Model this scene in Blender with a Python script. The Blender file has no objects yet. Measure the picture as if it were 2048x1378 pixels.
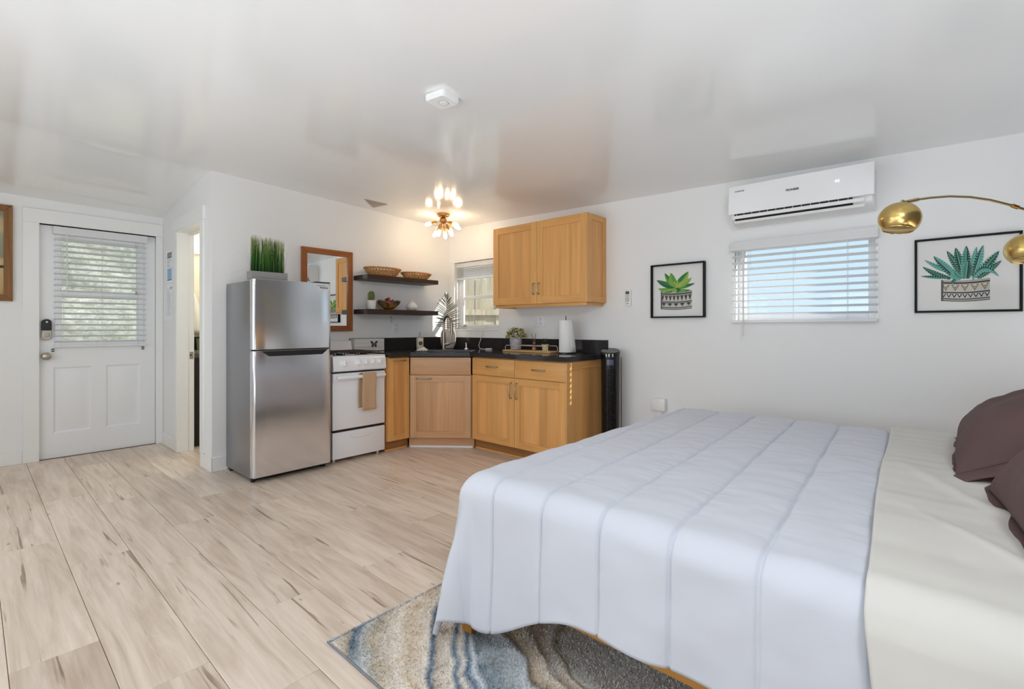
import bpy, bmesh, math, random
import numpy as np
from mathutils import Matrix, Vector, noise as mnoise
random.seed(7); np.random.seed(7)
SC = bpy.context.scene
COL = SC.collection
R = math.radians
PI = math.pi

# ---------------------------------------------------------------- camera, sky, sun, daylight, exposure
YAW, FPX, Y0, CAMH = .7282, 967.36, 655.46, 1.15
cam_d = bpy.data.cameras.new('camera'); cam = bpy.data.objects.new('camera', cam_d); COL.objects.link(cam)
cam.location = (0, 0, CAMH); cam.rotation_euler = (PI / 2, 0, -(PI / 2 - YAW))
cam_d.sensor_width = 36; cam_d.lens = FPX / 2048 * 36; cam_d.shift_y = -(689 - Y0) / 2048
cam_d.clip_start = .03
SC.camera = cam

SC.view_settings.view_transform = 'Standard'; SC.view_settings.look = 'None'
SC.view_settings.gamma = 1; SC.view_settings.use_curve_mapping = False
SC.view_settings.exposure = 0.27
try:
    SC.cycles.max_bounces = 10; SC.cycles.diffuse_bounces = 6; SC.cycles.glossy_bounces = 4
    SC.cycles.transparent_max_bounces = 16; SC.cycles.sample_clamp_indirect = 6
    SC.cycles.caustics_reflective = False; SC.cycles.caustics_refractive = False
except Exception:
    pass

wd = bpy.data.worlds.new('sky'); SC.world = wd; wd.use_nodes = True
nt = wd.node_tree; nt.nodes.clear()
wo = nt.nodes.new('ShaderNodeOutputWorld'); bg = nt.nodes.new('ShaderNodeBackground')
tc = nt.nodes.new('ShaderNodeTexCoord'); sx = nt.nodes.new('ShaderNodeSeparateXYZ'); rp = nt.nodes.new('ShaderNodeValToRGB')
nt.links.new(tc.outputs['Generated'], sx.inputs[0]); nt.links.new(sx.outputs[2], rp.inputs[0])
rp.color_ramp.elements[0].position = 0.0; rp.color_ramp.elements[0].color = (.58, .74, .87, 1)
rp.color_ramp.elements[1].position = .7; rp.color_ramp.elements[1].color = (.30, .56, .92, 1)
e = rp.color_ramp.elements.new(.16); e.color = (.50, .70, .88, 1)
nt.links.new(rp.outputs[0], bg.inputs[0]); bg.inputs[1].default_value = 1.02
nt.links.new(bg.outputs[0], wo.inputs[0])

def lamp(name, kind, loc, energy, color, target=None, **kw):
    d = bpy.data.lights.new(name, kind); d.energy = energy; d.color = color
    for k, v in kw.items(): setattr(d, k, v)
    o = bpy.data.objects.new(name, d); COL.objects.link(o); o.location = loc
    if target is not None:
        o.rotation_euler = (Vector(target) - Vector(loc)).to_track_quat('-Z', 'Y').to_euler()
    return o
lamp('sun', 'SUN', (8, -6, 8), 5.0, (1, .96, .89), (8 - .40, -6 + .80, 8 - .50), angle=R(.6))
# daylight entering by the two big windows in the unseen left wall, and unseen fills added facing up, to brighten the room off the ceiling
LW = [(-.55, 1.35), (2.3, 4.3)]
for i, (a, b) in enumerate(LW):
    lamp('window_daylight', 'AREA', (-1.54, (a + b) / 2, 1.2), 15, (.87, .935, 1), (1, (a + b) / 2, 1.2),
         shape='RECTANGLE', size=b - a, size_y=1.0)
lamp('bounce_fill', 'AREA', (-.75, 1.6, .75), 24, (.87, .935, 1), (-.45, 1.7, 3), shape='RECTANGLE', size=1.5, size_y=4.2)
lamp('bounce_fill', 'AREA', (2.0, -.46, .85), 27, (.87, .935, 1), (2.1, -.2, 3), shape='RECTANGLE', size=2.9, size_y=.5)
lamp('overhead_fill', 'AREA', (.15, -.5, 2.26), 25, (.90, .95, 1), (2.2, 2.9, .3), shape='DISK', size=.5)  # unseen fill added overhead to brighten the kitchen fronts, no fixture there

# ---------------------------------------------------------------- helpers
def lin(c):
    c = [x / 255 for x in c[:3]]
    return tuple([x / 12.92 if x <= .04045 else ((x + .055) / 1.055) ** 2.4 for x in c] + [1])

def ray(px, py):
    a = (px - 1024) / FPX
    return Vector((math.cos(YAW) + a * math.sin(YAW), math.sin(YAW) - a * math.cos(YAW), (Y0 - py) / FPX))

class MB:
    """collects shapes; built as one mesh"""
    def __init__(s, M=None):
        s.v = []; s.f = []; s.mi = []; s.M = M or Matrix.Identity(4); s.cur = 0
    def add(s, vs, fs):
        n = len(s.v); M = s.M
        s.v += [tuple(M @ Vector(v)) for v in vs]
        for f in fs: s.f.append([n + i for i in f]); s.mi.append(s.cur)
    def box(s, a, b):
        x0, y0, z0 = a; x1, y1, z1 = b
        s.add([(x0, y0, z0), (x1, y0, z0), (x1, y1, z0), (x0, y1, z0), (x0, y0, z1), (x1, y0, z1), (x1, y1, z1), (x0, y1, z1)],
              [(0, 3, 2, 1), (4, 5, 6, 7), (0, 1, 5, 4), (1, 2, 6, 5), (2, 3, 7, 6), (3, 0, 4, 7)])
    def rbox(s, a, b, r, seg=2):
        bm = bmesh.new(); bmesh.ops.create_cube(bm, size=1)
        for v in bm.verts: v.co = Vector([a[i] + (v.co[i] + .5) * (b[i] - a[i]) for i in range(3)])
        bmesh.ops.bevel(bm, geom=bm.edges[:], offset=r, segments=seg, affect='EDGES', profile=.5)
        bm.verts.index_update()
        s.add([tuple(v.co) for v in bm.verts], [[v.index for v in f.verts] for f in bm.faces]); bm.free()
    def cyl(s, p0, p1, r0, r1=None, n=16, caps=True):
        s.tube([p0, p1], [r0, r0 if r1 is None else r1], n, caps)
    def tube(s, pts, r, n=8, caps=True, closed=False):
        P = [Vector(p) for p in pts]; m = len(P)
        rr = r if isinstance(r, (list, tuple)) else [r] * m
        t0 = (P[1] - P[0]).normalized()
        ref = Vector((0, 0, 1)) if abs(t0.z) < .9 else Vector((1, 0, 0))
        nx = t0.cross(ref).normalized(); vs = []
        for i in range(m):
            if closed: t = (P[(i + 1) % m] - P[i - 1]).normalized()
            else: t = (P[min(i + 1, m - 1)] - P[max(i - 1, 0)])
            t = t.normalized() if t.length > 1e-9 else t0
            nx = (nx - t * nx.dot(t)); nx = nx.normalized() if nx.length > 1e-6 else t.orthogonal().normalized()
            ny = t.cross(nx)
            for k in range(n):
                a = 2 * PI * k / n
                vs.append(P[i] + (nx * math.cos(a) + ny * math.sin(a)) * rr[i])
        fs = []
        for i in range(m if closed else m - 1):
            j = (i + 1) % m
            for k in range(n):
                l = (k + 1) % n
                fs.append((i * n + k, i * n + l, j * n + l, j * n + k))
        if caps and not closed:
            fs.append(tuple(range(n - 1, -1, -1))); fs.append(tuple((m - 1) * n + k for k in range(n)))
        s.add(vs, fs)
    def lathe(s, c, prof, n=24, sx=1, sy=1):
        c = Vector(c); vs = []; fs = []
        for r, z in prof:
            for k in range(n):
                a = 2 * PI * k / n
                vs.append(c + Vector((r * math.cos(a) * sx, r * math.sin(a) * sy, z)))
        for i in range(len(prof) - 1):
            for k in range(n):
                l = (k + 1) % n
                fs.append((i * n + k, i * n + l, (i + 1) * n + l, (i + 1) * n + k))
        if prof[0][0] > 1e-5: fs.append(tuple(range(n - 1, -1, -1)))
        if prof[-1][0] > 1e-5: fs.append(tuple((len(prof) - 1) * n + k for k in range(n)))
        s.add(vs, fs)
    def ball(s, c, r, n=16, m=10):
        r = r if isinstance(r, (tuple, list)) else (r, r, r)
        prof = [(math.sin(PI * i / m), -math.cos(PI * i / m)) for i in range(m + 1)]
        old = s.M; s.M = old @ Matrix.Translation(c) @ Matrix.Diagonal((r[0], r[1], r[2], 1))
        s.lathe((0, 0, 0), [(max(a, 1e-6), b) for a, b in prof], n); s.M = old
    def prism(s, poly, z0, z1):
        n = len(poly)
        s.add([(x, y, z0) for x, y in poly] + [(x, y, z1) for x, y in poly],
              [tuple(range(n - 1, -1, -1)), tuple(range(n, 2 * n))] + [(i, (i + 1) % n, n + (i + 1) % n, n + i) for i in range(n)])
    def poly(s, pts): s.add(pts, [tuple(range(len(pts)))])
    def grid(s, P, close_u=False, flip=False):
        nu, nv = len(P), len(P[0]); vs = [tuple(P[i][j]) for i in range(nu) for j in range(nv)]; fs = []
        for i in range(nu if close_u else nu - 1):
            k = (i + 1) % nu
            for j in range(nv - 1):
                f = (i * nv + j, k * nv + j, k * nv + j + 1, i * nv + j + 1)
                fs.append(f[::-1] if flip else f)
        s.add(vs, fs)

WL = {}
def wl(o): return WL.get(o.name, Vector((0, 0, 0)))

def link_mesh(name, me, at, parent, mats):
    o = bpy.data.objects.new(name, me); COL.objects.link(o)
    for m in (mats if isinstance(mats, (list, tuple)) else [mats]): me.materials.append(m)
    if parent is not None:
        o.parent = parent; o.location = Vector(at) - wl(parent)
    else: o.location = at
    WL[o.name] = Vector(at)
    return o

def obj(name, mb, mats, parent=None, bevel=0, seg=2, angle=35, label=None, flat=False, solid=0, kind=None):
    vs = np.array(mb.v, float); lo = vs.min(0); hi = vs.max(0)
    at = Vector(((lo[0] + hi[0]) / 2, (lo[1] + hi[1]) / 2, lo[2]))
    me = bpy.data.meshes.new(name)
    me.from_pydata([tuple(v) for v in (vs - np.array(at))], [], mb.f)
    me.polygons.foreach_set('material_index', mb.mi)
    if not flat:
        me.polygons.foreach_set('use_smooth', [True] * len(me.polygons)); me.set_sharp_from_angle(angle=R(angle))
    me.update()
    o = link_mesh(name, me, at, parent, mats)
    if solid:
        m = o.modifiers.new('thickness', 'SOLIDIFY'); m.thickness = solid; m.offset = -1
    if bevel:
        m = o.modifiers.new('bevel', 'BEVEL'); m.width = bevel; m.segments = seg; m.limit_method = 'ANGLE'; m.angle_limit = R(40)
    if label: o['label'] = label
    if kind: o['kind'] = kind
    return o

def inst(src, at, parent):
    o = src.copy(); COL.objects.link(o); o.parent = parent
    o.location = Vector(at) - (wl(parent) if parent else Vector((0, 0, 0))); WL[o.name] = Vector(at)
    return o

def thing(name, label, cat, loc, group=None):
    o = bpy.data.objects.new(name, None); COL.objects.link(o); o.location = loc
    o.empty_display_size = .05; WL[o.name] = Vector(loc)
    o['label'] = label; o['category'] = cat
    if group: o['group'] = group
    return o

def tag(o, label, cat, group=None):
    o['label'] = label; o['category'] = cat
    if group: o['group'] = group
    return o

def struct(name, mb, mat, label=None, cat=None, **kw):
    o = obj(name, mb, mat, None, **kw); o['kind'] = 'structure'
    if label: o['label'] = label
    if cat: o['category'] = cat
    return o

def struct_root(name, loc, label, cat):
    o = thing(name, label, cat, loc); o['kind'] = 'structure'
    return o

def frame2(P0, u, z=0):
    """local x = u (to the right seen from the room), y = into the wall, z = up"""
    u = Vector((u[0], u[1], 0)).normalized(); w = Vector((-u.y, u.x, 0))
    M = Matrix.Identity(4)
    for i in range(3): M[i][0] = u[i]; M[i][1] = w[i]; M[i][2] = (0, 0, 1)[i]; M[i][3] = (P0[0], P0[1], z)[i]
    return M

def text(name, s, size, M, mat, parent, extrude=.0004, align='CENTER', bold=0):
    c = bpy.data.curves.new(name, 'FONT'); c.body = s; c.size = size; c.extrude = extrude; c.align_x = align; c.align_y = 'CENTER'
    c.offset = bold
    t = bpy.data.objects.new(name + '_src', c)
    me = bpy.data.meshes.new_from_object(t); bpy.data.objects.remove(t)
    me.transform(M.to_3x3().to_4x4()); me.name = name
    return link_mesh(name, me, M.to_translation(), parent, mat)

def holes(mb, axis, c0, c1, ur, vr, hs):
    """slab of thickness c0..c1 along axis with rectangular openings (u0,u1,v0,v1)"""
    us = sorted(set([ur[0], ur[1]] + [h[0] for h in hs] + [h[1] for h in hs]))
    vs = sorted(set([vr[0], vr[1]] + [h[2] for h in hs] + [h[3] for h in hs]))
    for a, b in zip(us, us[1:]):
        for c, d in zip(vs, vs[1:]):
            mu, mv = (a + b) / 2, (c + d) / 2
            if any(h[0] < mu < h[1] and h[2] < mv < h[3] for h in hs): continue
            if axis == 'x': mb.box((c0, a, c), (c1, b, d))
            else: mb.box((a, c0, c), (b, c1, d))

# ---------------------------------------------------------------- materials
def newmat(name):
    m = bpy.data.materials.new(name); m.use_nodes = True
    n = m.node_tree; b = n.nodes['Principled BSDF']
    return m, n, b
def N(n, t, **kw):
    x = n.nodes.new('ShaderNode' + t)
    for k, v in kw.items():
        if k in x.inputs.keys(): x.inputs[k].default_value = v
        else: setattr(x, k, v)
    return x
def coords(n, scale=(1, 1, 1), rnd=0.0):
    t = N(n, 'TexCoord'); m = N(n, 'Mapping'); m.inputs['Scale'].default_value = scale
    n.links.new(t.outputs['Object'], m.inputs[0])
    if rnd:
        oi = N(n, 'ObjectInfo'); mu = N(n, 'Math', operation='MULTIPLY'); mu.inputs[1].default_value = rnd
        n.links.new(oi.outputs['Random'], mu.inputs[0])
        cb = N(n, 'CombineXYZ')
        for i in range(3): n.links.new(mu.outputs[0], cb.inputs[i])
        n.links.new(cb.outputs[0], m.inputs[1])
    return m.outputs[0]
def ramp(n, src, stops):
    r = N(n, 'ValToRGB'); el = r.color_ramp.elements
    el[0].position, el[0].color = stops[0][0], stops[0][1]; el[1].position, el[1].color = stops[-1][0], stops[-1][1]
    for p, c in stops[1:-1]:
        e = el.new(p); e.color = c
    n.links.new(src, r.inputs[0]); return r.outputs[0]
def mix(n, a, b, fac, mode='MIX'):
    m = N(n, 'Mix'); m.data_type = 'RGBA'; m.blend_type = mode
    for i, x in ((6, a), (7, b), (0, fac)):
        if hasattr(x, 'is_linked') or hasattr(x, 'links'): n.links.new(x, m.inputs[i])
        else: m.inputs[i].default_value = x
    return m.outputs[2]
def bump(n, b, src, strength=.2, dist=.002):
    k = N(n, 'Bump'); k.inputs['Strength'].default_value = strength; k.inputs['Distance'].default_value = dist
    n.links.new(src, k.inputs['Height']); n.links.new(k.outputs[0], b.inputs['Normal'])
def noise(n, vec, scale, detail=3, rough=.5, dist=0):
    x = N(n, 'TexNoise'); x.inputs['Scale'].default_value = scale; x.inputs['Detail'].default_value = detail
    x.inputs['Roughness'].default_value = rough; x.inputs['Distortion'].default_value = dist
    n.links.new(vec, x.inputs['Vector']); return x.outputs['Fac']

def pbr(name, c, rough=.5, metal=0, spec=.5, var=0, vs=8, bs=0, bstr=.15, coat=0, emit=0, sheen=0, trans=0, sub=0):
    m, n, b = newmat(name); col = lin(c)
    b.inputs['Base Color'].default_value = col; b.inputs['Roughness'].default_value = rough
    b.inputs['Metallic'].default_value = metal; b.inputs['Specular IOR Level'].default_value = spec
    b.inputs['Coat Weight'].default_value = coat
    if trans: b.inputs['Transmission Weight'].default_value = trans
    if sub: b.inputs['Subsurface Weight'].default_value = sub; b.inputs['Subsurface Radius'].default_value = (.02, .015, .01)
    if sheen: b.inputs['Sheen Weight'].default_value = sheen
    if emit:
        b.inputs['Emission Color'].default_value = col; b.inputs['Emission Strength'].default_value = emit
    if var:
        f = noise(n, coords(n), vs, 4)
        lo = tuple(x * (1 - var) for x in col[:3]) + (1,); hi = tuple(min(1, x * (1 + var)) for x in col[:3]) + (1,)
        n.links.new(ramp(n, f, [(.3, lo), (.7, hi)]), b.inputs['Base Color'])
    if bs: bump(n, b, noise(n, coords(n), bs, 3), bstr)
    return m

def wood(name, c_lo, c_hi, axis='z', fine=55, along=2.2, rough=.38, strip=0, stripax=0, streak=None, spec=.4):
    m, n, b = newmat(name)
    sc = {'x': (along, fine, fine), 'y': (fine, along, fine), 'z': (fine, fine, along), 'h': (along, along, fine)}[axis]
    v = coords(n, sc, 37.0)
    f = noise(n, v, 1.0, 5, .55, .4)
    sc2 = tuple(x * .16 if x > 10 else x * .5 for x in sc)
    f2 = noise(n, coords(n, sc2, 17.0), 1.0, 3, .5, .6)
    mid = tuple((a + c) / 2 for a, c in zip(lin(c_lo), lin(c_hi)))
    c1 = ramp(n, f, [(.25, lin(c_lo)), (.5, mid), (.75, lin(c_hi))])
    c2 = ramp(n, f2, [(.3, (.86, .84, .8, 1)), (.7, (1.06, 1.05, 1.03, 1))])
    c = mix(n, c1, c2, 1.0, 'MULTIPLY')
    if strip:
        t = N(n, 'TexCoord'); s = N(n, 'SeparateXYZ'); n.links.new(t.outputs['Object'], s.inputs[0])
        ad = N(n, 'Math', operation='ADD'); n.links.new(s.outputs[0], ad.inputs[0]); n.links.new(s.outputs[1], ad.inputs[1])
        dv = N(n, 'Math', operation='DIVIDE'); n.links.new(ad.outputs[0], dv.inputs[0]); dv.inputs[1].default_value = strip
        fl = N(n, 'Math', operation='FLOOR'); n.links.new(dv.outputs[0], fl.inputs[0])
        oi = N(n, 'ObjectInfo'); a2 = N(n, 'Math', operation='MULTIPLY_ADD'); n.links.new(oi.outputs['Random'], a2.inputs[0]); a2.inputs[1].default_value = 9.7
        n.links.new(fl.outputs[0], a2.inputs[2])
        wn = N(n, 'TexWhiteNoise'); wn.noise_dimensions = '1D'; n.links.new(a2.outputs[0], wn.inputs['W'])
        c = mix(n, c, ramp(n, wn.outputs['Value'], [(0, (.88, .86, .82, 1)), (1, (1.1, 1.1, 1.1, 1))]), 1.0, 'MULTIPLY')
    if streak:
        f3 = noise(n, coords(n, tuple(x * .22 if x > 10 else x * .8 for x in sc), 53.0), 1.0, 4, .6, 1.0)
        c = mix(n, c, lin(streak), ramp(n, f3, [(.62, (0, 0, 0, 1)), (.72, (.8, .8, .8, 1))]))
    n.links.new(c, b.inputs['Base Color'])
    b.inputs['Roughness'].default_value = rough; b.inputs['Specular IOR Level'].default_value = spec
    bump(n, b, f, .06, .001)
    return m

def glass_thin(name, tint=(1, 1, 1), refl=1.0):
    m = bpy.data.materials.new(name); m.use_nodes = True; n = m.node_tree; n.nodes.clear()
    o = N(n, 'OutputMaterial'); t = N(n, 'BsdfTransparent'); g = N(n, 'BsdfGlossy'); x = N(n, 'MixShader'); fr = N(n, 'Fresnel')
    t.inputs[0].default_value = (*tint, 1); g.inputs['Roughness'].default_value = .02; fr.inputs[0].default_value = 1.45
    ge = N(n, 'NewGeometry'); k = N(n, 'Math', operation='SUBTRACT'); k.inputs[0].default_value = 1; n.links.new(ge.outputs['Backfacing'], k.inputs[1])
    k2 = N(n, 'Math', operation='MULTIPLY'); n.links.new(fr.outputs[0], k2.inputs[0]); n.links.new(k.outputs[0], k2.inputs[1])
    n.links.new(k2.outputs[0], x.inputs[0]); n.links.new(t.outputs[0], x.inputs[1]); n.links.new(g.outputs[0], x.inputs[2])
    n.links.new(x.outputs[0], o.inputs[0]); return m

M_wall = pbr('wall_paint', (238, 238, 237), .55, spec=.3, bs=180, bstr=.03)
M_bathwall = pbr('bathroom_paint', (226, 220, 200), .5, spec=.3)
M_trim = pbr('trim_paint', (238, 238, 236), .3, spec=.4)
M_door = pbr('door_paint', (236, 237, 238), .35, spec=.4)
M_blind, _n, _b = newmat('blind_white')
_b.inputs['Base Color'].default_value = lin((247, 247, 247)); _b.inputs['Roughness'].default_value = .4
_t = N(_n, 'BsdfTranslucent'); _t.inputs[0].default_value = lin((246, 246, 246)); _x = N(_n, 'MixShader'); _x.inputs[0].default_value = .35
_n.links.new(_b.outputs[0], _x.inputs[1]); _n.links.new(_t.outputs[0], _x.inputs[2]); _n.links.new(_x.outputs[0], _n.nodes['Material Output'].inputs[0])
M_cord = pbr('cord_white', (222, 220, 214), .6)
M_pvc = pbr('window_vinyl', (240, 241, 242), .3)
M_glass = glass_thin('window_glass')
M_chrome = pbr('chrome', (225, 225, 225), .12, 1)
M_nickel = pbr('satin_nickel', (176, 168, 156), .28, 1)
M_black = pbr('black_plastic', (16, 16, 17), .25)
M_blackmat = pbr('black_matte', (20, 20, 20), .6)
M_white = pbr('white_enamel', (240, 242, 246), .22, coat=.3)
M_whitepl = pbr('white_plastic', (240, 240, 239), .35)
M_brass = None
# ---------------------------------------------------------------- room shell
XB, YA, XS, YD = 3.77, 4.35, 1.285, 5.82          # right wall, kitchen wall, bathroom wall, entry wall
XL, YF = -1.55, -.90
def zc(x, y): return 2.31 - .037 * (x - XB) + .024 * (min(y, 4.45) - YA)
def ceil_z(x, y):
    if y <= 4.45: return zc(x, y)
    z1 = 2.262 - .011 * (x - .7); k = (y - 4.45) / (YD - 4.45)
    return zc(x, 4.45) * (1 - k) + z1 * k

mf, nf, bf = newmat('oak_plank')
v = coords(nf, (46, 2.0, 46), 61.0); g1 = noise(nf, v, 1, 6, .6, .5)
v2 = coords(nf, (9, 1.1, 9), 23.0); g2 = noise(nf, v2, 1, 4, .6, 1.4)
g4 = noise(nf, coords(nf, (38, 1.5, 38), 11.0), 1, 3, .55, .7); g5 = noise(nf, coords(nf, (6, 1.0, 6), 71.0), 1, 2, .5, .5)
c = ramp(nf, g1, [(.2, lin((210, 193, 177))), (.5, lin((227, 212, 197))), (.8, lin((238, 226, 214)))])
c = mix(nf, c, ramp(nf, g2, [(.3, (.80, .74, .68, 1)), (.6, (1.04, 1.03, 1.02, 1))]), 1.0, 'MULTIPLY')
oi = N(nf, 'ObjectInfo')
c = mix(nf, c, ramp(nf, oi.outputs['Random'], [(0, (.93, .91, .89, 1)), (.5, (1, .99, .98, 1)), (1, (1.05, 1.04, 1.02, 1))]), 1.0, 'MULTIPLY')
c = mix(nf, c, lin((128, 98, 76)), mix(nf, ramp(nf, g4, [(.615, (0, 0, 0, 1)), (.66, (.75, .75, .75, 1))]), ramp(nf, g5, [(.46, (0, 0, 0, 1)), (.56, (1, 1, 1, 1))]), 1.0, 'MULTIPLY'))
vo = N(nf, 'TexVoronoi'); vo.inputs['Scale'].default_value = 1.0; nf.links.new(coords(nf, (8, 3.2, 8), 31.0), vo.inputs['Vector'])
c = mix(nf, c, lin((118, 92, 74)), ramp(nf, vo.outputs['Distance'], [(.025, (.6, .6, .6, 1)), (.075, (0, 0, 0, 1))]))
nf.links.new(c, bf.inputs['Base Color']); bf.inputs['Roughness'].default_value = .36; bf.inputs['Specular IOR Level'].default_value = .4
bump(nf, bf, g1, .10, .001)
M_plank = mf

mb = MB(); mb.box((XL - .15, YF - .15, -.06), (XB + .15, 6.6, -.011))
floor = struct('floor', mb, pbr('floor_joint', (120, 96, 74), .8), 'light oak plank floor with dark knots and grain streaks', 'floor')
PW, PL = .2335, 1.26
joints = {0: 2.319, 1: 3.145, 2: 2.83, 3: 2.07, 4: 2.50, 5: 2.075, 6: 2.78, 7: 2.33, 8: 2.95}
src = None
for k in range(-8, 17):
    x0 = .0855 + PW * k
    if x0 > XB or x0 + PW < XL: continue
    j0 = joints.get(k, 2 + random.random() * PL); a = j0 - 4 * PL
    while a < 6.55:
        y0, y1 = max(a, YF - .1), min(a + PL, 6.55); a += PL
        if y1 - y0 < .02: continue
        if x0 > XS + .4 and y0 > YA + .1: continue
        full = abs(y1 - y0 - PL) < 1e-6
        if full and src is not None:
            o = inst(src, (x0 + PW / 2, (y0 + y1) / 2, -.012), floor); continue
        b = MB(); gx = .0009
        b.prism([(x0 + gx, y0 + gx), (x0 + PW - gx, y0 + gx), (x0 + PW - gx, y1 - gx), (x0 + gx, y1 - gx)], -.012, -.0015)
        q = .0016
        n0 = len(b.v)
        b.add([(x0 + gx + q, y0 + gx + q, 0), (x0 + PW - gx - q, y0 + gx + q, 0), (x0 + PW - gx - q, y1 - gx - q, 0), (x0 + gx + q, y1 - gx - q, 0),
               (x0 + gx, y0 + gx, -.0015), (x0 + PW - gx, y0 + gx, -.0015), (x0 + PW - gx, y1 - gx, -.0015), (x0 + gx, y1 - gx, -.0015)],
              [(0, 1, 2, 3), (4, 5, 1, 0), (5, 6, 2, 1), (6, 7, 3, 2), (7, 4, 0, 3)])
        o = obj('plank', b, M_plank, floor, flat=True)
        if full: src = o

KW = (3.55, 4.265, 1.135, 1.905)      # kitchen window opening (y0,y1,z0,z1) in the right wall
BW = (.315, 1.150, 1.20, 1.765)       # window beside the bed
b = MB(); holes(b, 'x', XB, XB + .13, (YF - .13, YA + .13), (-.05, 2.6), [KW, BW]); struct('wall_right', b, M_wall, 'white wall behind the bed and the wall cabinet', 'wall', flat=True)
b = MB(); b.box((XS + .12, YA, -.05), (XB, YA + .12, 2.6)); struct('wall_back', b, M_wall, 'white kitchen wall carrying shelves and mirror', 'wall', flat=True)
DO = (4.60, 5.27, -.05, 2.04)
b = MB(); holes(b, 'x', XS, XS + .12, (YA, YD), (-.05, 2.6), [DO]); struct('wall_bathroom', b, M_wall, 'short white wall with the bathroom doorway', 'wall', flat=True)
ED = (.40, 1.228, -.05, 2.05)
b = MB(); holes(b, 'y', YD, YD + .13, (XL - .1, XS + .12), (-.05, 2.6), [ED]); struct('wall_entry', b, M_wall, 'white wall around the entry door', 'wall', flat=True)
b = MB(); holes(b, 'x', XL - .13, XL, (YF - .13, YD + .13), (-.05, 2.7), [(p, q, .70, 1.75) for p, q in LW]); struct('wall_left', b, M_wall, flat=True)
b = MB(); holes(b, 'y', YF - .13, YF, (XL, XB), (-.05, 2.7), []); struct('wall_front', b, pbr('unseen_wall_dark', (112, 108, 104), .6), flat=True)  # unseen wall, shade put into its colour to darken the fridge reflection
# bathroom shell
b = MB(); b.box((XS + .12, 6.36, -.05), (3.0, 6.46, 2.6)); b.box((2.9, YA + .12, -.05), (3.0, 6.36, 2.6)); b.box((XS + .02, YD + .13, -.05), (XS + .12, 6.46, 2.6))
struct('wall_bathroom_back', b, M_bathwall, 'cream bathroom wall glimpsed through the doorway', 'wall', flat=True)

mc, ncl, bc = newmat('ceiling_paint')
bc.inputs['Base Color'].default_value = lin((238, 238, 237)); bc.inputs['Roughness'].default_value = .13; bc.inputs['Specular IOR Level'].default_value = .8
bump(ncl, bc, noise(ncl, coords(ncl), 1.6, 2), .25, .02)
b = MB(); xs = [XL - .15, .2, 2.0, XB + .14]; ys = [YF - .14, 1.5, 4.35, 4.45, 4.56, 5.3, 6.5]
P = [[(x, y, ceil_z(x, y)) for y in ys] for x in xs]; b.grid(P, flip=True)
P2 = [[(x, y, ceil_z(x, y) + .1) for y in ys] for x in xs]; b.grid(P2)
struct('ceiling', b, mc, 'white glossy sloping ceiling', 'ceiling', angle=80)
# small triangular grey facet let into the ceiling near the kitchen wall
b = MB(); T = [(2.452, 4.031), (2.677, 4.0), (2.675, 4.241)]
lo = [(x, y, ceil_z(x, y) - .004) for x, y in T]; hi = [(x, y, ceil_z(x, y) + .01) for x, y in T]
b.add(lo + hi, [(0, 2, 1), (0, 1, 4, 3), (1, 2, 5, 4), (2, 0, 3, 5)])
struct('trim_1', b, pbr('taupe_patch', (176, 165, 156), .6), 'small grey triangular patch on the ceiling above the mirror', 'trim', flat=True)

# baseboards
def base(name, boxes):
    b = MB()
    for bx in boxes: b.box(*bx)
    return struct(name, b, M_trim, bevel=.004)
base('baseboard_entry', [((XL, YD - .014, 0), (.297, YD, .115))])
base('baseboard_bathroom', [((XS - .013, 4.337, 0), (XS, 4.598, .115)), ((XS - .013, 5.347, 0), (XS, YD - .02, .115))])
base('baseboard_back', [((XS + .001, YA - .013, 0), (1.40, YA, .115))])
base('baseboard_right', [((XB - .014, YF, 0), (XB, 2.0, .115))])

# entry door casing
t = struct_root('trim_2', (.8, YD, 0), 'white flat casing boards around the entry door', 'trim')
b = MB(); b.box((.297, YD - .019, 0), (.40, YD, 2.052)); obj('casing_board', b, M_trim, t, bevel=.003)
b = MB(); b.box((1.226, YD - .019, 0), (XS - .001, YD, 2.052)); obj('casing_board', b, M_trim, t, bevel=.003)
b = MB(); b.box((.297, YD - .021, 2.052), (XS - .001, YD, 2.172)); obj('casing_board', b, M_trim, t, bevel=.003)
b = MB(); b.box((.388, YD, 0), (.40, YD + .12, 2.05)); b.box((1.228, YD, 0), (1.24, YD + .12, 2.05)); b.box((.388, YD, 2.05), (1.24, YD + .12, 2.06)); obj('jamb', b, M_trim, t)
# bathroom doorway casing
t = struct_root('trim_3', (XS, 4.9, 0), 'white casing and jamb of the bathroom doorway', 'trim')
b = MB(); b.box((XS - .018, 4.515, .118), (XS, 4.60, 2.04)); obj('casing_board', b, M_trim, t, bevel=.003)
b = MB(); b.box((XS - .018, 5.27, 0), (XS, 5.345, 2.04)); obj('casing_board', b, M_trim, t, bevel=.003)
b = MB(); b.box((XS - .022, 4.50, 2.04), (XS, 5.36, 2.155)); obj('casing_board', b, M_trim, t, bevel=.003)
b = MB(); b.box((XS - .015, 5.262, 0), (XS + .075, 5.275, 2.04)); b.box((XS + .075, 5.272, 0), (XS + .125, 5.285, 2.04)); b.box((XS - .012, 4.595, 0), (XS + .125, 4.606, 2.04))
b.box((XS - .015, 4.6, 2.028), (XS + .075, 5.27, 2.045)); b.box((XS + .075, 4.6, 2.018), (XS + .125, 5.27, 2.045)); obj('jamb', b, M_trim, t, bevel=.002)
b = MB(); b.box((XS + .086, 5.2695, .855), (XS + .118, 5.2725, .925)); sp = obj('strike_plate', b, M_nickel, t, bevel=.001, label='satin metal strike plate')
b = MB(); b.cyl((XS + .096, 5.2697, .893), (XS + .096, 5.2688, .893), .008, n=14); obj('latch_hole', b, M_blackmat, sp)

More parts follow.
